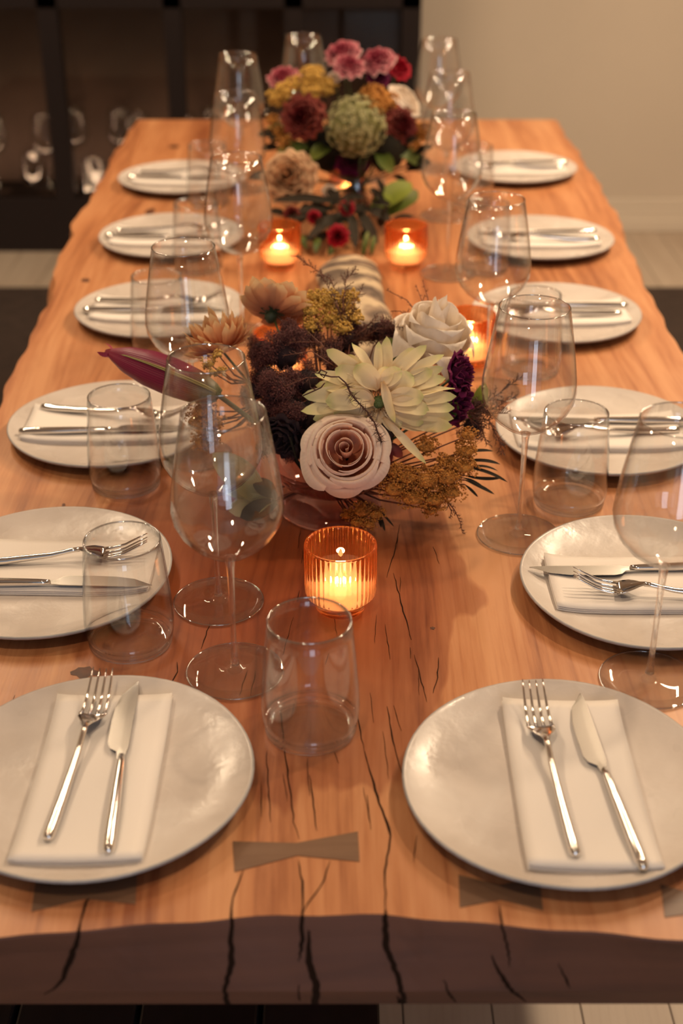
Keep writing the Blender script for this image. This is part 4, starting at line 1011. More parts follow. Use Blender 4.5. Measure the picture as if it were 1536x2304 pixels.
# smokebush: a big dark cloud of beads on hair-fine stalks
def smoke(name, label, c, lobes, nb, seed, foot):
    rr = random.Random(seed); e = thing(name, label, 'smokebush', c, 'smokebush plumes'); pts = []; rads = []; seg = []; core = MB()
    sub = []
    for (dx, dy, dz, r) in lobes:
        blob(core, (dx, dy, dz), r * .52, rr)
        for k in range(9):
            d = Vector((rr.gauss(0, 1), rr.gauss(0, 1), rr.gauss(0, 1))).normalized() * r * rr.uniform(.35, .85); sub.append((dx + d.x, dy + d.y, dz + d.z, r * rr.uniform(.28, .48)))
    for (dx, dy, dz, r) in sub:
        ctr = Vector((dx, dy, dz))
        for k in range(int(nb * (r / .012) ** 2)):
            d = Vector((rr.gauss(0, 1), rr.gauss(0, 1), rr.gauss(0, 1))).normalized(); q = r * rr.uniform(.45, 1.25)
            p = ctr + d * q; pts.append(p); rads.append(rr.uniform(.0004, .0009))
            if k % 2 == 0: seg.append((p, ctr + d * q * .3 + Vector((rr.uniform(-1, 1), rr.uniform(-1, 1), rr.uniform(-1, 1))) * .004))
            if k % 8 == 0:
                sd = Vector((rr.uniform(-1, 1), rr.uniform(-1, 1), rr.uniform(-1, 1))) * .013; seg.append((p, p + sd))
    obj('core', core.mesh('core', M['smoke_core']), e)['kind'] = 'stuff'; dots('beads', [tuple(p) for p in pts], rads, M['smoke_dot'], e); slivers('hairs', seg, .00022, M['smoke_hair'], e)
    stem_to(e, lobes[0][:3], Vector(foot) - Vector(c), .002, M['twig'])
c0 = Vector((-0.0746, 1.5000, 0.9105))
def rel(p, c=None): return tuple(Vector(p) - (c0 if c is None else Vector(c)))
smoke('smokebush_plume', 'dark plum smokebush plume left of the cream dahlia', c0, [(*rel((-0.0700, 1.5300, 0.9274)), .034), (*rel((-0.0437, 1.5800, 0.9311)), .024), (*rel((-0.0977, 1.5400, 0.9292)), .024), (*rel((-0.0740, 1.4800, 0.9017)), .034), (*rel((-0.0422, 1.5000, 0.9047)), .030), (*rel((-0.0908, 1.5000, 0.9105)), .026), (*rel((-0.0626, 1.4500, 0.8801)), .022), (*rel((-0.0662, 1.5600, 0.9477)), .018), (*rel((-0.0902, 1.4700, 0.8768)), .024), (*rel((-0.1048, 1.5000, 0.8929)), .020), (*rel((-0.0847, 1.4500, 0.8448)), .020), (*rel((-0.0580, 1.4500, 0.8388)), .018)], 620, 21, VF)
c1 = Vector((0.0345, 1.5600, 0.9212))
smoke('smokebush_plume', 'dark fine plume behind the top petals of the cream dahlia', c1, [(*rel((0.0067, 1.5800, 0.9252), c1), .026), (*rel((0.0464, 1.6000, 0.9324), c1), .022), (*rel((-0.0044, 1.5200, 0.9139), c1), .026), (*rel((0.0679, 1.5600, 0.9212), c1), .020), (*rel((0.1041, 1.5000, 0.8988), c1), .028), (*rel((0.0181, 1.6000, 0.9324), c1), .018), (*rel((-0.0128, 1.5600, 0.9212), c1), .022), (*rel((0.0627, 1.5800, 0.9341), c1), .018), (*rel((0.1598, 1.4900, 0.8497), c1), .020), (*rel((0.1676, 1.5000, 0.8751), c1), .014)], 420, 22, VF)

# yarrow
yarrow('golden_yarrow', 'big amber yarrow head drooping at the front right of the near flowers', (0.1108, 1.3900, 0.8217), [(0.0384, 0.0300, 0.0493, 0.0117, 0.72), (0.0357, 0.0200, 0.0338, 0.0152, 0.72), (0.0324, 0.0100, 0.0184, 0.0176, 0.72), (0.0127, 0.0000, 0.0106, 0.0198, 0.72), (-0.0110, -0.0050, 0.0085, 0.0198, 0.72), (-0.0347, -0.0100, 0.0140, 0.0162, 0.72), (-0.0486, -0.0150, 0.0020, 0.0174, 0.72), (-0.0277, -0.0150, -0.0086, 0.0198, 0.72), (-0.0028, -0.0100, -0.0136, 0.0187, 0.72), (0.0182, -0.0050, -0.0080, 0.0164, 0.72), (-0.0060, -0.0100, -0.0279, 0.0129, 0.72), (-0.0102, 0.0400, 0.0299, 0.0154, 0.72), (-0.0476, -0.0050, 0.0190, 0.0116, 0.72), (0.0111, 0.0200, 0.0192, 0.0118, 0.72), ], M['yarrow'], foot=VF, seed=31, nper=430, dot=.0013)
yarrow('golden_yarrow', 'small amber yarrow sprig below the rose, behind the front candle', (0.0246, 1.3750, 0.7882), [(0.0001, 0.0100, 0.0005, 0.0141, 0.72), (-0.0172, 0.0100, -0.0055, 0.0094, 0.72), (0.0160, 0.0100, -0.0043, 0.0118, 0.72), (-0.0062, 0.0000, -0.0096, 0.0106, 0.72), (0.0080, 0.0000, -0.0120, 0.0094, 0.72), ], M['yarrow'], foot=VF, seed=32, nper=430, dot=.0013)
yarrow('golden_yarrow', 'amber yarrow seen through the left wine glasses', (-0.1655, 1.4400, 0.8731), [(-0.0007, 0.0150, 0.0135, 0.0167, 0.90), (0.0024, 0.0100, -0.0076, 0.0179, 0.90), (-0.0088, 0.0100, 0.0012, 0.0131, 0.90), (0.0136, 0.0100, 0.0023, 0.0131, 0.90), (-0.0016, 0.0050, -0.0229, 0.0132, 0.90), (0.0120, 0.0050, -0.0170, 0.0107, 0.90), ], M['yarrow'], foot=(-0.0916, 1.5000, 0.8811), seed=33, nper=360, dot=.0014)
yarrow('mustard_yarrow', 'mustard yarrow at the back of the near flowers, beside the driftwood', (-0.0187, 1.6200, 0.9578), [(-0.0195, -0.0200, 0.0014, 0.0151, 0.72), (0.0000, 0.0000, 0.0089, 0.0165, 0.72), (0.0199, 0.0000, 0.0000, 0.0165, 0.72), (0.0339, -0.0200, -0.0075, 0.0139, 0.72), (0.0058, -0.0200, -0.0093, 0.0164, 0.72), (-0.0163, 0.0000, 0.0131, 0.0114, 0.72), (0.0313, 0.0100, 0.0095, 0.0115, 0.72), (-0.0192, -0.0400, -0.0119, 0.0125, 0.72), (0.0199, -0.0400, -0.0148, 0.0125, 0.72), ], M['yarrow_b'], foot=VF, seed=34, nper=300, dot=.0017)
yarrow('mustard_yarrow', 'little mustard yarrow in front of the orange peach dahlia', (-0.1516, 1.4700, 0.9432), [(-0.0059, 0.0050, -0.0038, 0.0101, 0.72), (0.0052, 0.0050, 0.0081, 0.0071, 0.72), (0.0105, -0.0050, -0.0093, 0.0071, 0.72), (-0.0011, -0.0050, -0.0110, 0.0071, 0.72), ], M['yarrow_b'], foot=(-0.1126, 1.5000, 0.9047), seed=35, nper=300, dot=.0014)

# dried fern sprays
spray('dried_fern_spray', 'dark feathery fern spray rising behind the smokebush towards the driftwood', (0.0039, 1.5800, 0.9401), [[(0.0000, 0.0000, 0.0000), (-0.0039, 0.0300, 0.0214), (-0.0170, 0.0600, 0.0464), (-0.0429, 0.0800, 0.0575), (-0.0637, 0.0900, 0.0685)], [(0.0000, 0.0000, 0.0000), (-0.0017, 0.0300, 0.0274), (0.0018, 0.0600, 0.0464), (0.0144, 0.0800, 0.0545)], [(0.0000, 0.0000, 0.0000), (-0.0084, 0.0200, 0.0251), (-0.0226, 0.0500, 0.0439), (-0.0300, 0.0600, 0.0553)], [(0.0084, 0.0000, -0.0030), (0.0056, 0.0200, 0.0192), (0.0226, 0.0400, 0.0415)], ], M['fern'], foot=VF, seed=41, nl=0.008, branch=0.02, w=0.0004, dens=2.2)
spray('dried_fern_spray', 'fern spray tipping right, just above the top petals of the cream dahlia', (0.0067, 1.5700, 0.9291), [[(0.0000, 0.0000, 0.0000), (0.0196, 0.0100, 0.0110), (0.0395, 0.0300, 0.0230)], [(0.0112, 0.0000, 0.0000), (0.0391, 0.0100, 0.0139), (0.0683, -0.0200, 0.0283)], [(0.0335, 0.0000, -0.0060), (0.0677, 0.0300, 0.0182), (0.0871, 0.0300, 0.0301)], ], M['fern'], foot=VF, seed=42, nl=0.008, branch=0.018, dens=2.4, w=0.0004)
spray('dried_fern_spray', 'thin reddish fern sprigs sticking up behind the ivory rose', (0.1111, 1.6000, 0.9473), [[(0.0000, 0.0000, 0.0000), (-0.0072, 0.0300, 0.0129), (-0.0147, 0.0600, 0.0263)], [(0.0000, 0.0000, 0.0000), (0.0001, 0.0400, 0.0153), (-0.0062, 0.0600, 0.0323)], [(-0.0085, 0.0000, 0.0000), (-0.0273, 0.0300, 0.0159), (-0.0536, 0.0500, 0.0226)], [(-0.0139, 0.0000, -0.0060), (-0.0360, 0.0200, 0.0045), (-0.0473, 0.0200, 0.0045)], ], M['fern'], foot=VF, seed=43, nl=0.006, branch=0.01, dens=0.9)
spray('dried_fern_spray', 'grey-brown fern spray reaching right, seen through the sharp wine glass', (0.1514, 1.4700, 0.8768), [[(0.0000, 0.0000, 0.0000), (0.0258, 0.0200, 0.0057), (0.0477, 0.0300, 0.0190), (0.0672, 0.0400, 0.0295)], [(0.0000, 0.0000, 0.0000), (0.0344, 0.0200, -0.0032), (0.0619, 0.0300, 0.0102)], [(0.0056, 0.0000, -0.0059), (0.0279, 0.0050, -0.0112), (0.0394, 0.0000, -0.0327), (0.0458, -0.0100, -0.0489)], [(0.0000, 0.0000, 0.0000), (0.0281, 0.0100, -0.0046), (0.0497, 0.0100, -0.0046)], [(0.0030, 0.0000, -0.0059), (0.0198, 0.0000, -0.0207), (0.0257, -0.0050, -0.0393)], ], M['fern'], foot=VF, seed=44, nl=0.009, branch=0.02, w=0.00045, dens=2.6)
spray('dried_fern_spray', 'small fern tip drooping towards the table below the amber yarrow', (0.1228, 1.4000, 0.7986), [[(0.0000, 0.0000, 0.0000), (0.0114, -0.0100, -0.0114), (0.0184, -0.0150, -0.0250), (0.0212, -0.0200, -0.0373)], [(0.0000, 0.0000, 0.0000), (0.0077, -0.0100, -0.0126), (0.0060, -0.0150, -0.0189)], ], M['fern'], foot=VF, seed=45, nl=0.006, branch=0.008, w=0.0005, dens=2.0)
spray('dried_fern_spray', 'fine brown fern spray lying across the smokebush', (-0.0042, 1.4700, 0.9347), [[(0.0000, 0.0000, 0.0000), (-0.0314, 0.0000, 0.0226), (-0.0630, 0.0000, 0.0170)], [(0.0000, 0.0000, 0.0000), (-0.0214, 0.0300, 0.0220), (-0.0587, 0.0300, 0.0220)], [(-0.0105, -0.0100, -0.0072), (-0.0365, -0.0200, -0.0029), (-0.0624, -0.0300, -0.0099)], [(-0.0054, 0.0300, 0.0048), (-0.0386, 0.0800, 0.0169), (-0.0440, 0.0800, 0.0227)], [(-0.0052, -0.0100, -0.0015), (-0.0208, -0.0300, -0.0156), (-0.0367, -0.0300, -0.0384)], ], M['fern'], foot=VF, seed=46, nl=0.008, branch=0.018, dens=1.2, w=0.00028)
# narrow dark leaves on the right and under the bowl, green leaves, pleated pale green leaf
leaf_thing('dark_leaf_sprig', 'narrow dark leaves fanning out over the table right of the amber yarrow', (0.1441, 1.4200, 0.8299), [((0.0000, 0.0000, 0.0000), (0.0539, -0.0100, -0.0157), (0, -0.5, 0.8), 0.0048, 0.12), ((-0.0003, 0.0000, 0.0059), (0.0454, 0.0000, 0.0030), (0, -0.5, 0.8), 0.0048, 0.15), ((0.0027, -0.0050, -0.0093), (0.0472, -0.0100, -0.0097), (0, -0.5, 0.8), 0.0048, -0.10), ((-0.0008, 0.0000, 0.0177), (0.0372, 0.0100, 0.0157), (0, -0.5, 0.8), 0.0042, 0.10), ((0.0024, -0.0100, -0.0127), (0.0376, -0.0200, -0.0266), (0, -0.5, 0.8), 0.0048, 0.05), ((0.0027, -0.0100, -0.0187), (0.0182, -0.0200, -0.0302), (0, -0.5, 0.8), 0.0037, 0.05), ((0.0003, 0.0000, -0.0059), (0.0427, 0.0000, -0.0059), (0, -0.3, 0.9), 0.0042, 0.20), ((-0.0004, -0.0100, -0.0097), (0.0256, -0.0200, -0.0194), (0, -0.3, 0.9), 0.0042, 0.10), ], M['leaf_dark'], foot=VF, cat='foliage')
leaf_thing('dark_leaf_sprig', 'few dark pointed leaves hanging below the bowl, right of the front candle', (0.0436, 1.4000, 0.7805), [((0.0000, 0.0000, 0.0000), (0.0080, -0.0250, -0.0133), (0, -0.7, 0.6), 0.0043, 0.05), ((0.0027, 0.0000, 0.0000), (0.0187, -0.0200, -0.0101), (0, -0.7, 0.6), 0.0027, 0.05), ((-0.0027, 0.0000, 0.0000), (0.0039, -0.0200, -0.0119), (0, -0.7, 0.6), 0.0032, 0.05), ], M['leaf_dark'], foot=VF, cat='foliage')
leaf_thing('pale_green_leaf', 'pleated pale green leaf low on the left, seen through the two left wine glasses', (-0.0915, 1.4200, 0.7787), [((0.0000, 0.0000, 0.0000), (-0.0635, 0.0200, 0.0591), (0.3, -0.7, 0.6), 0.0398, 0.10), ((0.0037, 0.0100, 0.0160), (-0.0527, 0.0100, 0.0191), (0.2, -0.7, 0.6), 0.0323, 0.12), ((0.0066, 0.0000, 0.0061), (-0.0441, -0.0100, -0.0037), (0.2, -0.7, 0.6), 0.0279, 0.10), ], M['p_green'], foot=VF, cat='leaf')
leaf_thing('dark_leaf', 'dark curled leaf under the pale green one', (-0.0785, 1.4200, 0.7818), [((0.0000, 0.0000, 0.0000), (-0.0431, -0.0200, -0.0104), (0.2, -0.7, 0.6), 0.0237, 0.10), ((0.0001, 0.0000, 0.0061), (-0.0277, 0.0100, 0.0251), (0.2, -0.7, 0.6), 0.0215, 0.10), ], M['leaf_dark'], foot=VF, cat='leaf')
leaf_thing('green_leaf', 'green leaf tucked between the ivory rose and the cream dahlia', (0.0720, 1.5200, 0.9139), [((0.0000, 0.0000, 0.0000), (-0.0145, 0.0400, 0.0251), (0, -0.6, 0.7), 0.0251, 0.08), ((0.0162, 0.0000, 0.0059), (0.0034, 0.0300, 0.0231), (0, -0.6, 0.7), 0.0163, 0.10), ], M['leaf'], foot=VF, cat='leaf')
leaf_thing('green_leaf', 'green leaf behind the right tips of the cream dahlia', (0.1164, 1.4600, 0.8638), [((0.0000, 0.0000, 0.0000), (0.0212, -0.0050, 0.0344), (0.2, -0.7, 0.6), 0.0193, -0.10), ], M['leaf'], foot=VF, cat='leaf')
leaf_thing('lime_leaf', 'lime green leaf right of the burgundy bloom', (0.1568, 1.4900, 0.8557), [((0.0000, 0.0000, 0.0000), (0.0198, 0.0200, 0.0435), (0.2, -0.7, 0.6), 0.0186, 0.10), ], M['leaf_lime'], foot=VF, cat='leaf')
leaf_thing('orange_leaf', 'rusty leaf scrap between the blush rose and the amber yarrow', (0.0540, 1.4300, 0.8545), [((0.0000, 0.0000, 0.0000), (0.0174, -0.0300, -0.0028), (0, -0.7, 0.6), 0.0138, 0.10), ((-0.0055, 0.0000, 0.0117), (0.0045, -0.0300, -0.0086), (0, -0.7, 0.6), 0.0105, 0.10), ], M['p_wine'], foot=VF, cat='leaf')

# ---------------------------------------------------------------- driftwood between the arrangements
def driftwood():
    n, sg_ = 34, 26; vv = []; ff = []; rr = random.Random(5)
    A = Vector((.048, 1.80, TZ)); B = Vector((.012, 2.41, TZ))
    for j in range(n + 1):
        s = j / n; c = A.lerp(B, s) + Vector((.010 * sin(s * 7), 0, 0)); w = .052 * (1 - abs(2 * s - 1) ** 6 * .7) * (1 + .12 * sin(s * 9 + 1)); h = .050 * (1 - abs(2 * s - 1) ** 4 * .8) * (1 + .16 * sin(s * 13))
        for k in range(sg_):
            a = 2 * pi * k / sg_; g = 1 - .10 * max(0, sin(s * 40 + 2 * sin(a * 2))) ** 3
            z = h * .5 + h * .5 * sin(a) * g
            if s in (0.0, 1.0): z = h * .5
            vv.append((c.x + w * cos(a) * g * (.25 if s in (0.0, 1.0) else 1), c.y, TZ + max(.0005, z) + .0002))
    for j in range(n):
        for k in range(sg_):
            a = j * sg_ + k; b = j * sg_ + (k + 1) % sg_; ff.append((a, b, b + sg_, a + sg_))
    ff.append(tuple(range(sg_))[::-1]); ff.append(tuple(n * sg_ + k for k in range(sg_)))
    o = obj('driftwood', mesh('driftwood', vv, ff, M['drift'])); tag(o, 'pale banded piece of driftwood lying on the table between the two arrangements', 'driftwood')
driftwood()

# ---------------------------------------------------------------- far arrangement
VC2 = Vector((.030, 2.71, TZ)); V2 = VC2 + Vector((0, 0, .06))
e = empty('glass_vase', VC2, 0, 'clear round glass vase holding the far flowers', 'vase')
mb = MB(); mb.lathe([(.035, .001), (.050, .012), (.062, .035), (.064, .060), (.055, .085), (.052, .095), (.050, .095), (.053, .083), (.0615, .060), (.059, .036), (.047, .015), (.0001, .006)], 48); obj('body', mb.mesh('body', M['thin_t']), e)
mb = MB(); rr = random.Random(8)
for k in range(18):
    a = rr.uniform(0, 6.28); mb.tube([(.03 * cos(a), .03 * sin(a), .010), (.03 * cos(a + 2), .03 * sin(a + 2), .09), (.05 * cos(a + 2), .05 * sin(a + 2), .13)], .002, 5)
kz = thing('stem_cluster', 'green stems standing in the far vase', 'stems', VC2); obj('stems', mb.mesh('stems', M['stem']), kz)['kind'] = 'stuff'
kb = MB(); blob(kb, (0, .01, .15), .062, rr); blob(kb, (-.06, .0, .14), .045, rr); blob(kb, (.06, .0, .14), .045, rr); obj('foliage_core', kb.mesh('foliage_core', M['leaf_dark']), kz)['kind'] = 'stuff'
for c_, r_, lb, sd in [((0.0000, 2.7600, 1.0758), .038, 'pink carnation at the very top of the far flowers', 51), ((0.0157, 2.7200, 1.0575), .034, 'pink carnation just below the topmost one', 52), ((0.0690, 2.7600, 1.0605), .040, 'pink carnation at the top right of the far flowers', 53), ((-0.1175, 2.7600, 1.0280), .034, 'pale pink carnation at the top left of the far flowers', 54)]:
    rose('pink_carnation', lb, c_, (R.uniform(-.3, .3), -.45, .8), r_, M['p_pink'], npet=24, ruffle=1.6, seed=sd, cat='carnation', depth=.7, foot=V2, group='pink carnations of the far flowers')
rose('wine_dahlia', 'dark wine red ball bloom at the left of the far flowers', (-0.0765, 2.6600, 0.9711), (-.2, -.8, .4), .046, M['p_wine'], npet=30, ruffle=1.2, seed=55, cat='dahlia', depth=1.0, foot=V2, group='dark balls of the far flowers')
rose('wine_dahlia', 'dark wine red bloom at the right of the far flowers', (0.1196, 2.7000, 0.9451), (.5, -.7, .3), .042, M['p_wine'], npet=30, ruffle=1.2, seed=56, cat='dahlia', depth=1.0, foot=V2, group='dark balls of the far flowers')
rose('wine_dahlia', 'plum coloured bloom low in the centre of the far flowers', (0.0196, 2.6800, 0.8883), (0, -.8, .2), .040, M['p_burg'], npet=24, ruffle=1.2, seed=57, cat='dahlia', depth=.9, foot=V2, group='dark balls of the far flowers')
rose('wine_dahlia', 'small purple bloom under the right pink carnation', (0.0742, 2.7400, 1.0318), (.2, -.6, .4), .024, M['p_burg'], npet=18, ruffle=1.2, seed=58, cat='carnation', depth=.9, foot=V2)
rose('red_carnation', 'dark red bloom at the top right edge of the far flowers', (0.1188, 2.8000, 1.0396), (.4, -.5, .6), .028, M['p_red'], npet=18, ruffle=1.2, seed=59, cat='carnation', depth=.9, foot=V2)
rose('ivory_rose', 'ivory rose arching over the right of the far flowers', (0.1318, 2.7600, 0.9846), (.6, -.2, .7), .044, M['p_white'], npet=20, seed=60, depth=.8, foot=V2)
rose('ivory_rose', 'tiny cream bud between the pink carnation and the mustard yarrow', (-0.0140, 2.7200, 1.0355), (0, -.6, .7), .014, M['p_white'], npet=12, seed=61, depth=1.0, foot=V2)
rose('peach_rose', 'large soft peach bloom low on the left of the far flowers', (-0.1034, 2.5800, 0.8760), (-.2, -.8, .5), .056, M['p_tan'], npet=34, ruffle=1.0, seed=62, cat='dahlia', depth=.9, foot=V2)
rose('cream_bud', 'small cream bud beside the peach bloom of the far flowers', (-0.0244, 2.6000, 0.8402), (0, -.7, .6), .016, M['p_white'], npet=12, seed=63, cat='rose', depth=1.0, foot=V2)
rose('red_carnation', 'crimson bloom hanging low in front of the driftwood end', (-0.0067, 2.4400, 0.7998), (0, -.8, .3), .022, M['p_red'], npet=20, ruffle=1.0, seed=64, cat='carnation', depth=.9, foot=V2)
rose('red_carnation', 'small red bloom left of centre below the far flowers', (-0.0525, 2.5000, 0.8179), (0, -.8, .3), .014, M['p_red'], npet=14, ruffle=1.0, seed=65, cat='carnation', depth=.9, foot=V2)
rose('red_carnation', 'small orange red bloom right of centre below the far flowers', (0.0102, 2.5200, 0.8293), (0, -.8, .3), .015, M['p_red'], npet=14, ruffle=1.0, seed=66, cat='carnation', depth=.9, foot=V2)
rose('red_carnation', 'rust red bloom just above the back left candle', (-0.0940, 2.5000, 0.8230), (0, -.8, .3), .017, M['p_wine'], npet=14, ruffle=1.0, seed=67, cat='carnation', depth=.9, foot=V2)
yarrow('mustard_yarrow', 'mustard yarrow at the upper left of the far flowers', (-0.0570, 2.7200, 1.0330), [(0.0000, 0.0000, 0.0025, 0.0255, 0.72), (0.0254, -0.0100, -0.0176, 0.0236, 0.72), (-0.0336, 0.0000, -0.0128, 0.0197, 0.72), (-0.0711, -0.0200, -0.0361, 0.0216, 0.72), (-0.0550, -0.0200, -0.0216, 0.0196, 0.72), (-0.0025, -0.0200, -0.0216, 0.0216, 0.72), ], M['yarrow_b'], foot=V2, seed=71, nper=110, dot=.0030)
yarrow('mustard_yarrow', 'mustard yarrow at the upper right of the far flowers', (0.0720, 2.7000, 0.9943), [(-0.0104, 0.0100, 0.0065, 0.0256, 0.72), (0.0158, 0.0000, -0.0026, 0.0236, 0.72), (-0.0004, -0.0200, -0.0087, 0.0215, 0.72), (0.0903, 0.0400, -0.0741, 0.0242, 0.72), (0.0720, 0.0200, -0.1006, 0.0202, 0.72), ], M['yarrow'], foot=V2, seed=72, nper=110, dot=.0030)
yarrow('golden_yarrow', 'amber yarrow at the lower left of the far flowers', (-0.1174, 2.6800, 0.9252), [(-0.0095, 0.0200, 0.0059, 0.0179, 0.72), (0.0042, 0.0000, -0.0105, 0.0178, 0.72), (-0.0205, 0.0200, 0.0303, 0.0139, 0.72), ], M['yarrow'], foot=V2, seed=73, nper=110, dot=.0030)
def hydrangea(c, Rr, label):
    rr = random.Random(77); e = thing('green_hydrangea', label, 'hydrangea', c); vv = []; ff = []; uu = []
    for q in range(4):
        a = q * pi / 2; d = Vector((cos(a), sin(a), .45)) * .0058; v_, f_, u_ = ribbon((0, 0, 0), d, (0, 0, 1), .0058, bend=.1, cup=.4, pw=(.5, .3), n=3, m=2)
        b = len(vv); vv += v_; ff += [tuple(b + i for i in g) for g in f_]; uu += u_
    me_ = mesh('floret', vv, ff, M['p_green'], True, uu)
    kb = MB(); blob(kb, (0, 0, 0), Rr * .86, rr); obj('core', kb.mesh('core', M['p_green']), e)
    for k in range(290):
        z = 1 - 2 * (k + .5) / 290; a = k * 2.39996; d = Vector((math.sqrt(1 - z*z) * cos(a), math.sqrt(1 - z*z) * sin(a), z)); q = Rr * rr.uniform(.84, 1.08); d = (d + Vector((rr.uniform(-1,1), rr.uniform(-1,1), rr.uniform(-1,1))) * .12).normalized()
        mt = Matrix.Translation(d * q) @ frame(d).to_4x4() @ Matrix.Rotation(rr.uniform(0, 6), 4, 'Z'); obj('floret', me_, e, mtx=mt)
    stem_to(e, (0, 0, 0), V2 - Vector(c))
hydrangea((0.0277, 2.6400, 0.9559), .056, 'pale green hydrangea ball in the middle of the far flowers')
leaf_thing('green_leaf', 'broad bright green leaf at the lower right of the far flowers', (0.0641, 2.5600, 0.8118), [((0.0000, 0.0000, 0.0000), (0.0737, 0.0600, 0.0389), (0, -0.6, 0.7), 0.0450, 0.10), ((-0.0060, 0.0000, -0.0044), (0.0331, 0.0200, 0.0251), (0, -0.6, 0.7), 0.0347, 0.10), ], M['leaf_lime'], foot=V2, cat='leaf')
leaf_thing('dark_leaf', 'dark green leaf edge behind the bright leaf', (0.0717, 2.5800, 0.7927), [((0.0000, 0.0000, 0.0000), (0.0808, 0.0600, 0.0366), (0, -0.6, 0.7), 0.0490, 0.10), ], M['leaf'], foot=V2, cat='leaf')
leaf_thing('green_leaf', 'slim green leaves standing behind the far end of the driftwood', (0.0395, 2.4400, 0.7568), [((0.0000, 0.0000, 0.0000), (0.0112, 0.0400, 0.0394), (0, -0.7, 0.5), 0.0118, 0.10), ((0.0167, 0.0000, 0.0043), (0.0229, 0.0300, 0.0338), (0, -0.7, 0.5), 0.0101, 0.10), ((-0.0629, -0.0100, 0.0076), (-0.0563, 0.0100, 0.0184), (0, -0.7, 0.5), 0.0134, 0.10), ((-0.1048, 0.0000, 0.0173), (-0.1207, 0.0400, 0.0308), (0, -0.7, 0.5), 0.0167, 0.10), ((-0.0881, 0.0000, 0.0087), (-0.0844, 0.0400, 0.0264), (0, -0.7, 0.5), 0.0151, 0.10), ], M['leaf'], foot=V2, cat='leaf')
leaf_thing('dark_leaf', 'dark leaves spreading low under the far flowers', (0.0017, 2.5600, 0.8250), [((0.0000, 0.0000, 0.0000), (-0.1342, -0.0400, 0.0182), (0, -0.6, 0.7), 0.0190, 0.10), ((0.0087, 0.0000, -0.0176), (-0.0668, -0.1200, -0.0337), (0, -0.6, 0.7), 0.0208, 0.10), ((0.0260, 0.0000, -0.0088), (0.0674, -0.1000, -0.0486), (0, -0.6, 0.7), 0.0208, 0.10), ((0.0436, 0.0200, -0.0145), (0.0934, -0.0600, -0.0175), (0, -0.6, 0.7), 0.0227, 0.10), ((-0.0087, 0.0000, -0.0088), (-0.1181, -0.0800, -0.0158), (0, -0.6, 0.7), 0.0190, 0.10), ((0.0173, -0.0100, -0.0147), (0.0248, -0.1400, -0.0446), (0, -0.6, 0.7), 0.0190, 0.10), ((0.0000, 0.0000, -0.0176), (-0.0251, -0.1300, -0.0477), (0, -0.6, 0.7), 0.0191, 0.10), ((-0.0173, 0.0000, -0.0088), (-0.0931, -0.0600, -0.0002), (0, -0.6, 0.7), 0.0190, 0.10), ], M['leaf_dark'], foot=V2, cat='leaf')
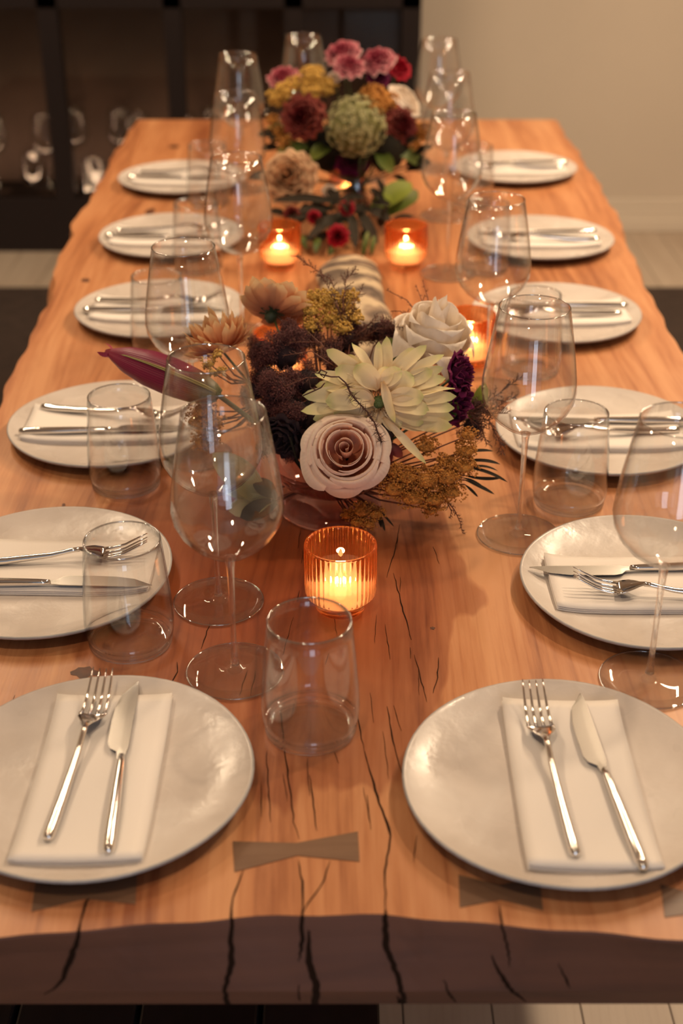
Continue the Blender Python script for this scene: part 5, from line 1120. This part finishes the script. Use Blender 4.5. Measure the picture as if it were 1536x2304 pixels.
leaf_thing('trailing_foliage', 'mass of small dark leaves trailing from the far flowers towards the driftwood', (-0.0089, 2.5152, 0.8032), [((0.0000, 0.0000, 0.0000), (-0.0360, 0.0005, -0.0125), (0.06990786307991759, -0.6, 0.7), 0.0152, 0.12), ((0.0132, -0.0071, -0.0048), (0.0052, -0.0189, -0.0207), (-0.3274635700065285, -0.6, 0.7), 0.0206, 0.12), ((0.0540, 0.0500, 0.0341), (0.0019, 0.0593, 0.0267), (0.09245016366285663, -0.6, 0.7), 0.0152, 0.12), ((-0.0975, 0.0131, 0.0088), (-0.1285, -0.0024, 0.0218), (-0.37593392862016917, -0.6, 0.7), 0.0177, 0.12), ((-0.0026, -0.0252, -0.0168), (0.0419, -0.0252, -0.0200), (0.12995962551229456, -0.6, 0.7), 0.0175, 0.12), ((-0.0383, -0.0353, -0.0235), (-0.0878, -0.0229, -0.0294), (-0.1477782263875601, -0.6, 0.7), 0.0155, 0.12), ((-0.0367, 0.0479, 0.0326), (-0.0406, 0.0687, 0.0024), (-0.09078917463525238, -0.6, 0.7), 0.0221, 0.12), ((0.0887, 0.0573, 0.0392), (0.0766, 0.0555, 0.0699), (0.3842871529394337, -0.6, 0.7), 0.0173, 0.12), ((-0.0843, 0.0026, 0.0018), (-0.0895, -0.0222, -0.0130), (-0.13393149962932166, -0.6, 0.7), 0.0219, 0.12), ((0.0685, 0.0447, 0.0304), (0.0676, 0.0183, 0.0577), (0.23761720947517928, -0.6, 0.7), 0.0153, 0.12), ((0.0238, 0.0104, 0.0070), (0.0078, -0.0118, 0.0401), (0.11497209896893368, -0.6, 0.7), 0.0147, 0.12), ((-0.0071, 0.0320, 0.0217), (0.0004, 0.0502, 0.0483), (-0.1566838801032084, -0.6, 0.7), 0.0214, 0.12), ((-0.0540, 0.0205, 0.0139), (-0.0800, -0.0034, -0.0014), (0.39144135800813795, -0.6, 0.7), 0.0156, 0.12), ((-0.0430, -0.0146, -0.0098), (-0.0243, -0.0402, 0.0176), (-0.32790626163045583, -0.6, 0.7), 0.0186, 0.12), ((-0.0465, 0.0012, 0.0008), (-0.0181, 0.0287, 0.0106), (-0.01302037338996398, -0.6, 0.7), 0.0186, 0.12), ((0.0927, 0.0414, 0.0282), (0.0650, 0.0605, 0.0491), (-0.20040114685660032, -0.6, 0.7), 0.0154, 0.12), ((0.0634, -0.0298, -0.0198), (0.0478, -0.0068, 0.0034), (0.08282737182675481, -0.6, 0.7), 0.0172, 0.12), ((-0.0784, 0.0551, 0.0376), (-0.1143, 0.0673, 0.0282), (-0.19441488134375043, -0.6, 0.7), 0.0210, 0.12), ((0.0321, 0.0251, 0.0170), (0.0120, -0.0008, 0.0499), (-0.21728293013989985, -0.6, 0.7), 0.0185, 0.12), ((0.0889, 0.0022, 0.0015), (0.0983, -0.0155, 0.0369), (-0.38674016553667595, -0.6, 0.7), 0.0160, 0.12), ((-0.0016, 0.0451, 0.0307), (-0.0181, 0.0494, 0.0511), (-0.29473718349819117, -0.6, 0.7), 0.0169, 0.12), ((0.0968, -0.0298, -0.0198), (0.1234, -0.0248, -0.0448), (-0.2877222502835058, -0.6, 0.7), 0.0139, 0.12), ((-0.0960, -0.0214, -0.0143), (-0.0789, -0.0501, -0.0355), (0.10894761726161029, -0.6, 0.7), 0.0177, 0.12), ((0.0621, 0.0260, 0.0176), (0.0295, 0.0287, 0.0159), (0.18960439589300715, -0.6, 0.7), 0.0215, 0.12), ((0.0631, -0.0085, -0.0057), (0.0507, -0.0174, -0.0334), (0.1481167642669584, -0.6, 0.7), 0.0213, 0.12), ((0.0934, 0.0204, 0.0138), (0.0825, 0.0248, -0.0174), (0.09996843732753541, -0.6, 0.7), 0.0170, 0.12), ((0.0289, -0.0036, -0.0024), (-0.0098, 0.0260, 0.0030), (0.30383346328882144, -0.6, 0.7), 0.0199, 0.12), ((-0.0141, -0.0143, -0.0095), (0.0214, 0.0060, -0.0277), (-0.33297422219099326, -0.6, 0.7), 0.0200, 0.12), ((-0.0940, 0.0062, 0.0041), (-0.0586, 0.0181, 0.0032), (-0.0021995378735891746, -0.6, 0.7), 0.0189, 0.12), ((0.1047, 0.0361, 0.0245), (0.0674, 0.0468, 0.0241), (-0.23794046927455295, -0.6, 0.7), 0.0152, 0.12), ((0.1007, -0.0006, -0.0004), (0.1471, -0.0110, 0.0135), (0.13271925002693707, -0.6, 0.7), 0.0154, 0.12), ((-0.0047, -0.0217, -0.0144), (-0.0468, -0.0286, -0.0290), (0.0664857502031529, -0.6, 0.7), 0.0163, 0.12), ((-0.0705, 0.0131, 0.0088), (-0.0962, 0.0258, -0.0215), (0.3600001214764119, -0.6, 0.7), 0.0161, 0.12), ((-0.0632, 0.0164, 0.0111), (-0.0565, 0.0113, 0.0339), (0.10058684658989492, -0.6, 0.7), 0.0180, 0.12), ], M['leaf_dark'], foot=V2, cat='foliage')
leaf_thing('dark_foliage', 'dark leaves filling the gaps at both sides of the far flowers', (0.1312, 2.7000, 0.8546), [((0.0000, 0.0000, 0.0000), (0.0422, 0.0197, 0.0023), (-0.17750102953416677, -0.6, 0.7), 0.0217, 0.12), ((-0.0109, 0.0000, 0.0476), (0.0203, -0.0218, 0.0716), (-0.03613406902600236, -0.6, 0.7), 0.0163, 0.12), ((-0.0334, 0.0000, 0.0624), (-0.0030, -0.0032, 0.0594), (0.103971389146993, -0.6, 0.7), 0.0219, 0.12), ((0.0160, 0.0000, 0.0141), (0.0491, -0.0193, 0.0198), (-0.3913866653737369, -0.6, 0.7), 0.0204, 0.12), ((-0.2216, 0.0000, 0.0508), (-0.2571, 0.0012, 0.0437), (0.0915581345367954, -0.6, 0.7), 0.0228, 0.12), ((0.0086, 0.0000, 0.0128), (0.0447, 0.0236, 0.0098), (-0.08962224644476224, -0.6, 0.7), 0.0202, 0.12), ((-0.2527, 0.0000, -0.0061), (-0.2920, 0.0228, -0.0146), (0.2374137927260992, -0.6, 0.7), 0.0247, 0.12), ((-0.0261, 0.0000, -0.0127), (0.0022, 0.0179, -0.0283), (0.33938435743845674, -0.6, 0.7), 0.0174, 0.12), ((-0.2714, 0.0000, -0.0125), (-0.3227, 0.0174, -0.0189), (-0.14368421875308074, -0.6, 0.7), 0.0244, 0.12), ((-0.2327, 0.0000, 0.0675), (-0.2723, 0.0161, 0.0619), (-0.010042006255638114, -0.6, 0.7), 0.0163, 0.12), ((-0.2380, 0.0000, 0.0717), (-0.2783, 0.0250, 0.0588), (-0.02355040819242271, -0.6, 0.7), 0.0249, 0.12), ((0.0147, 0.0000, 0.0313), (0.0517, -0.0167, 0.0532), (0.021330723516791827, -0.6, 0.7), 0.0187, 0.12), ((-0.2457, 0.0000, -0.0002), (-0.2849, -0.0071, 0.0091), (0.2762084535960547, -0.6, 0.7), 0.0243, 0.12), ((-0.2298, 0.0000, 0.0624), (-0.2679, -0.0001, 0.0710), (-0.07113318123874857, -0.6, 0.7), 0.0170, 0.12), ((-0.2497, 0.0000, 0.0723), (-0.2985, -0.0060, 0.0730), (0.240854853328476, -0.6, 0.7), 0.0210, 0.12), ((-0.0430, 0.0000, 0.0601), (0.0066, 0.0252, 0.0561), (0.24031529976975163, -0.6, 0.7), 0.0196, 0.12), ((-0.2411, 0.0000, 0.0636), (-0.2765, 0.0240, 0.0468), (-0.01877382680784595, -0.6, 0.7), 0.0188, 0.12), ((-0.2373, 0.0000, 0.0722), (-0.2724, 0.0286, 0.0589), (-0.3715001154297197, -0.6, 0.7), 0.0174, 0.12), ((-0.2557, 0.0000, 0.0464), (-0.2911, -0.0237, 0.0479), (0.18471500028512888, -0.6, 0.7), 0.0172, 0.12), ((-0.0002, 0.0000, 0.0126), (0.0343, 0.0080, 0.0304), (0.2601438017448645, -0.6, 0.7), 0.0217, 0.12), ], M['leaf_dark'], foot=V2, cat='foliage')
leaf_thing('dark_leaf', 'dark leaves around the left side of the far flowers', (-0.0693, 2.7000, 0.9293), [((0.0000, 0.0000, 0.0000), (-0.0837, 0.0400, -0.0003), (0, -0.6, 0.7), 0.0355, 0.10), ((0.0090, -0.0200, -0.0216), (-0.0613, -0.0400, -0.0344), (0, -0.6, 0.7), 0.0354, 0.10), ((0.0445, -0.0200, -0.0216), (0.0106, -0.1000, -0.0282), (0, -0.6, 0.7), 0.0319, 0.10), ], M['leaf'], foot=V2, cat='leaf')
leaf_thing('dark_leaf', 'dark leaves around the right side of the far flowers', (0.0820, 2.7000, 0.9118), [((0.0000, 0.0000, 0.0000), (0.0815, 0.0000, -0.0445), (0, -0.6, 0.7), 0.0356, 0.10), ((0.0003, 0.0200, 0.0130), (0.0926, 0.0600, -0.0051), (0, -0.6, 0.7), 0.0358, 0.10), ((-0.0092, -0.0200, -0.0129), (0.0159, -0.0800, -0.0418), (0, -0.6, 0.7), 0.0319, 0.10), ], M['leaf'], foot=V2, cat='leaf')
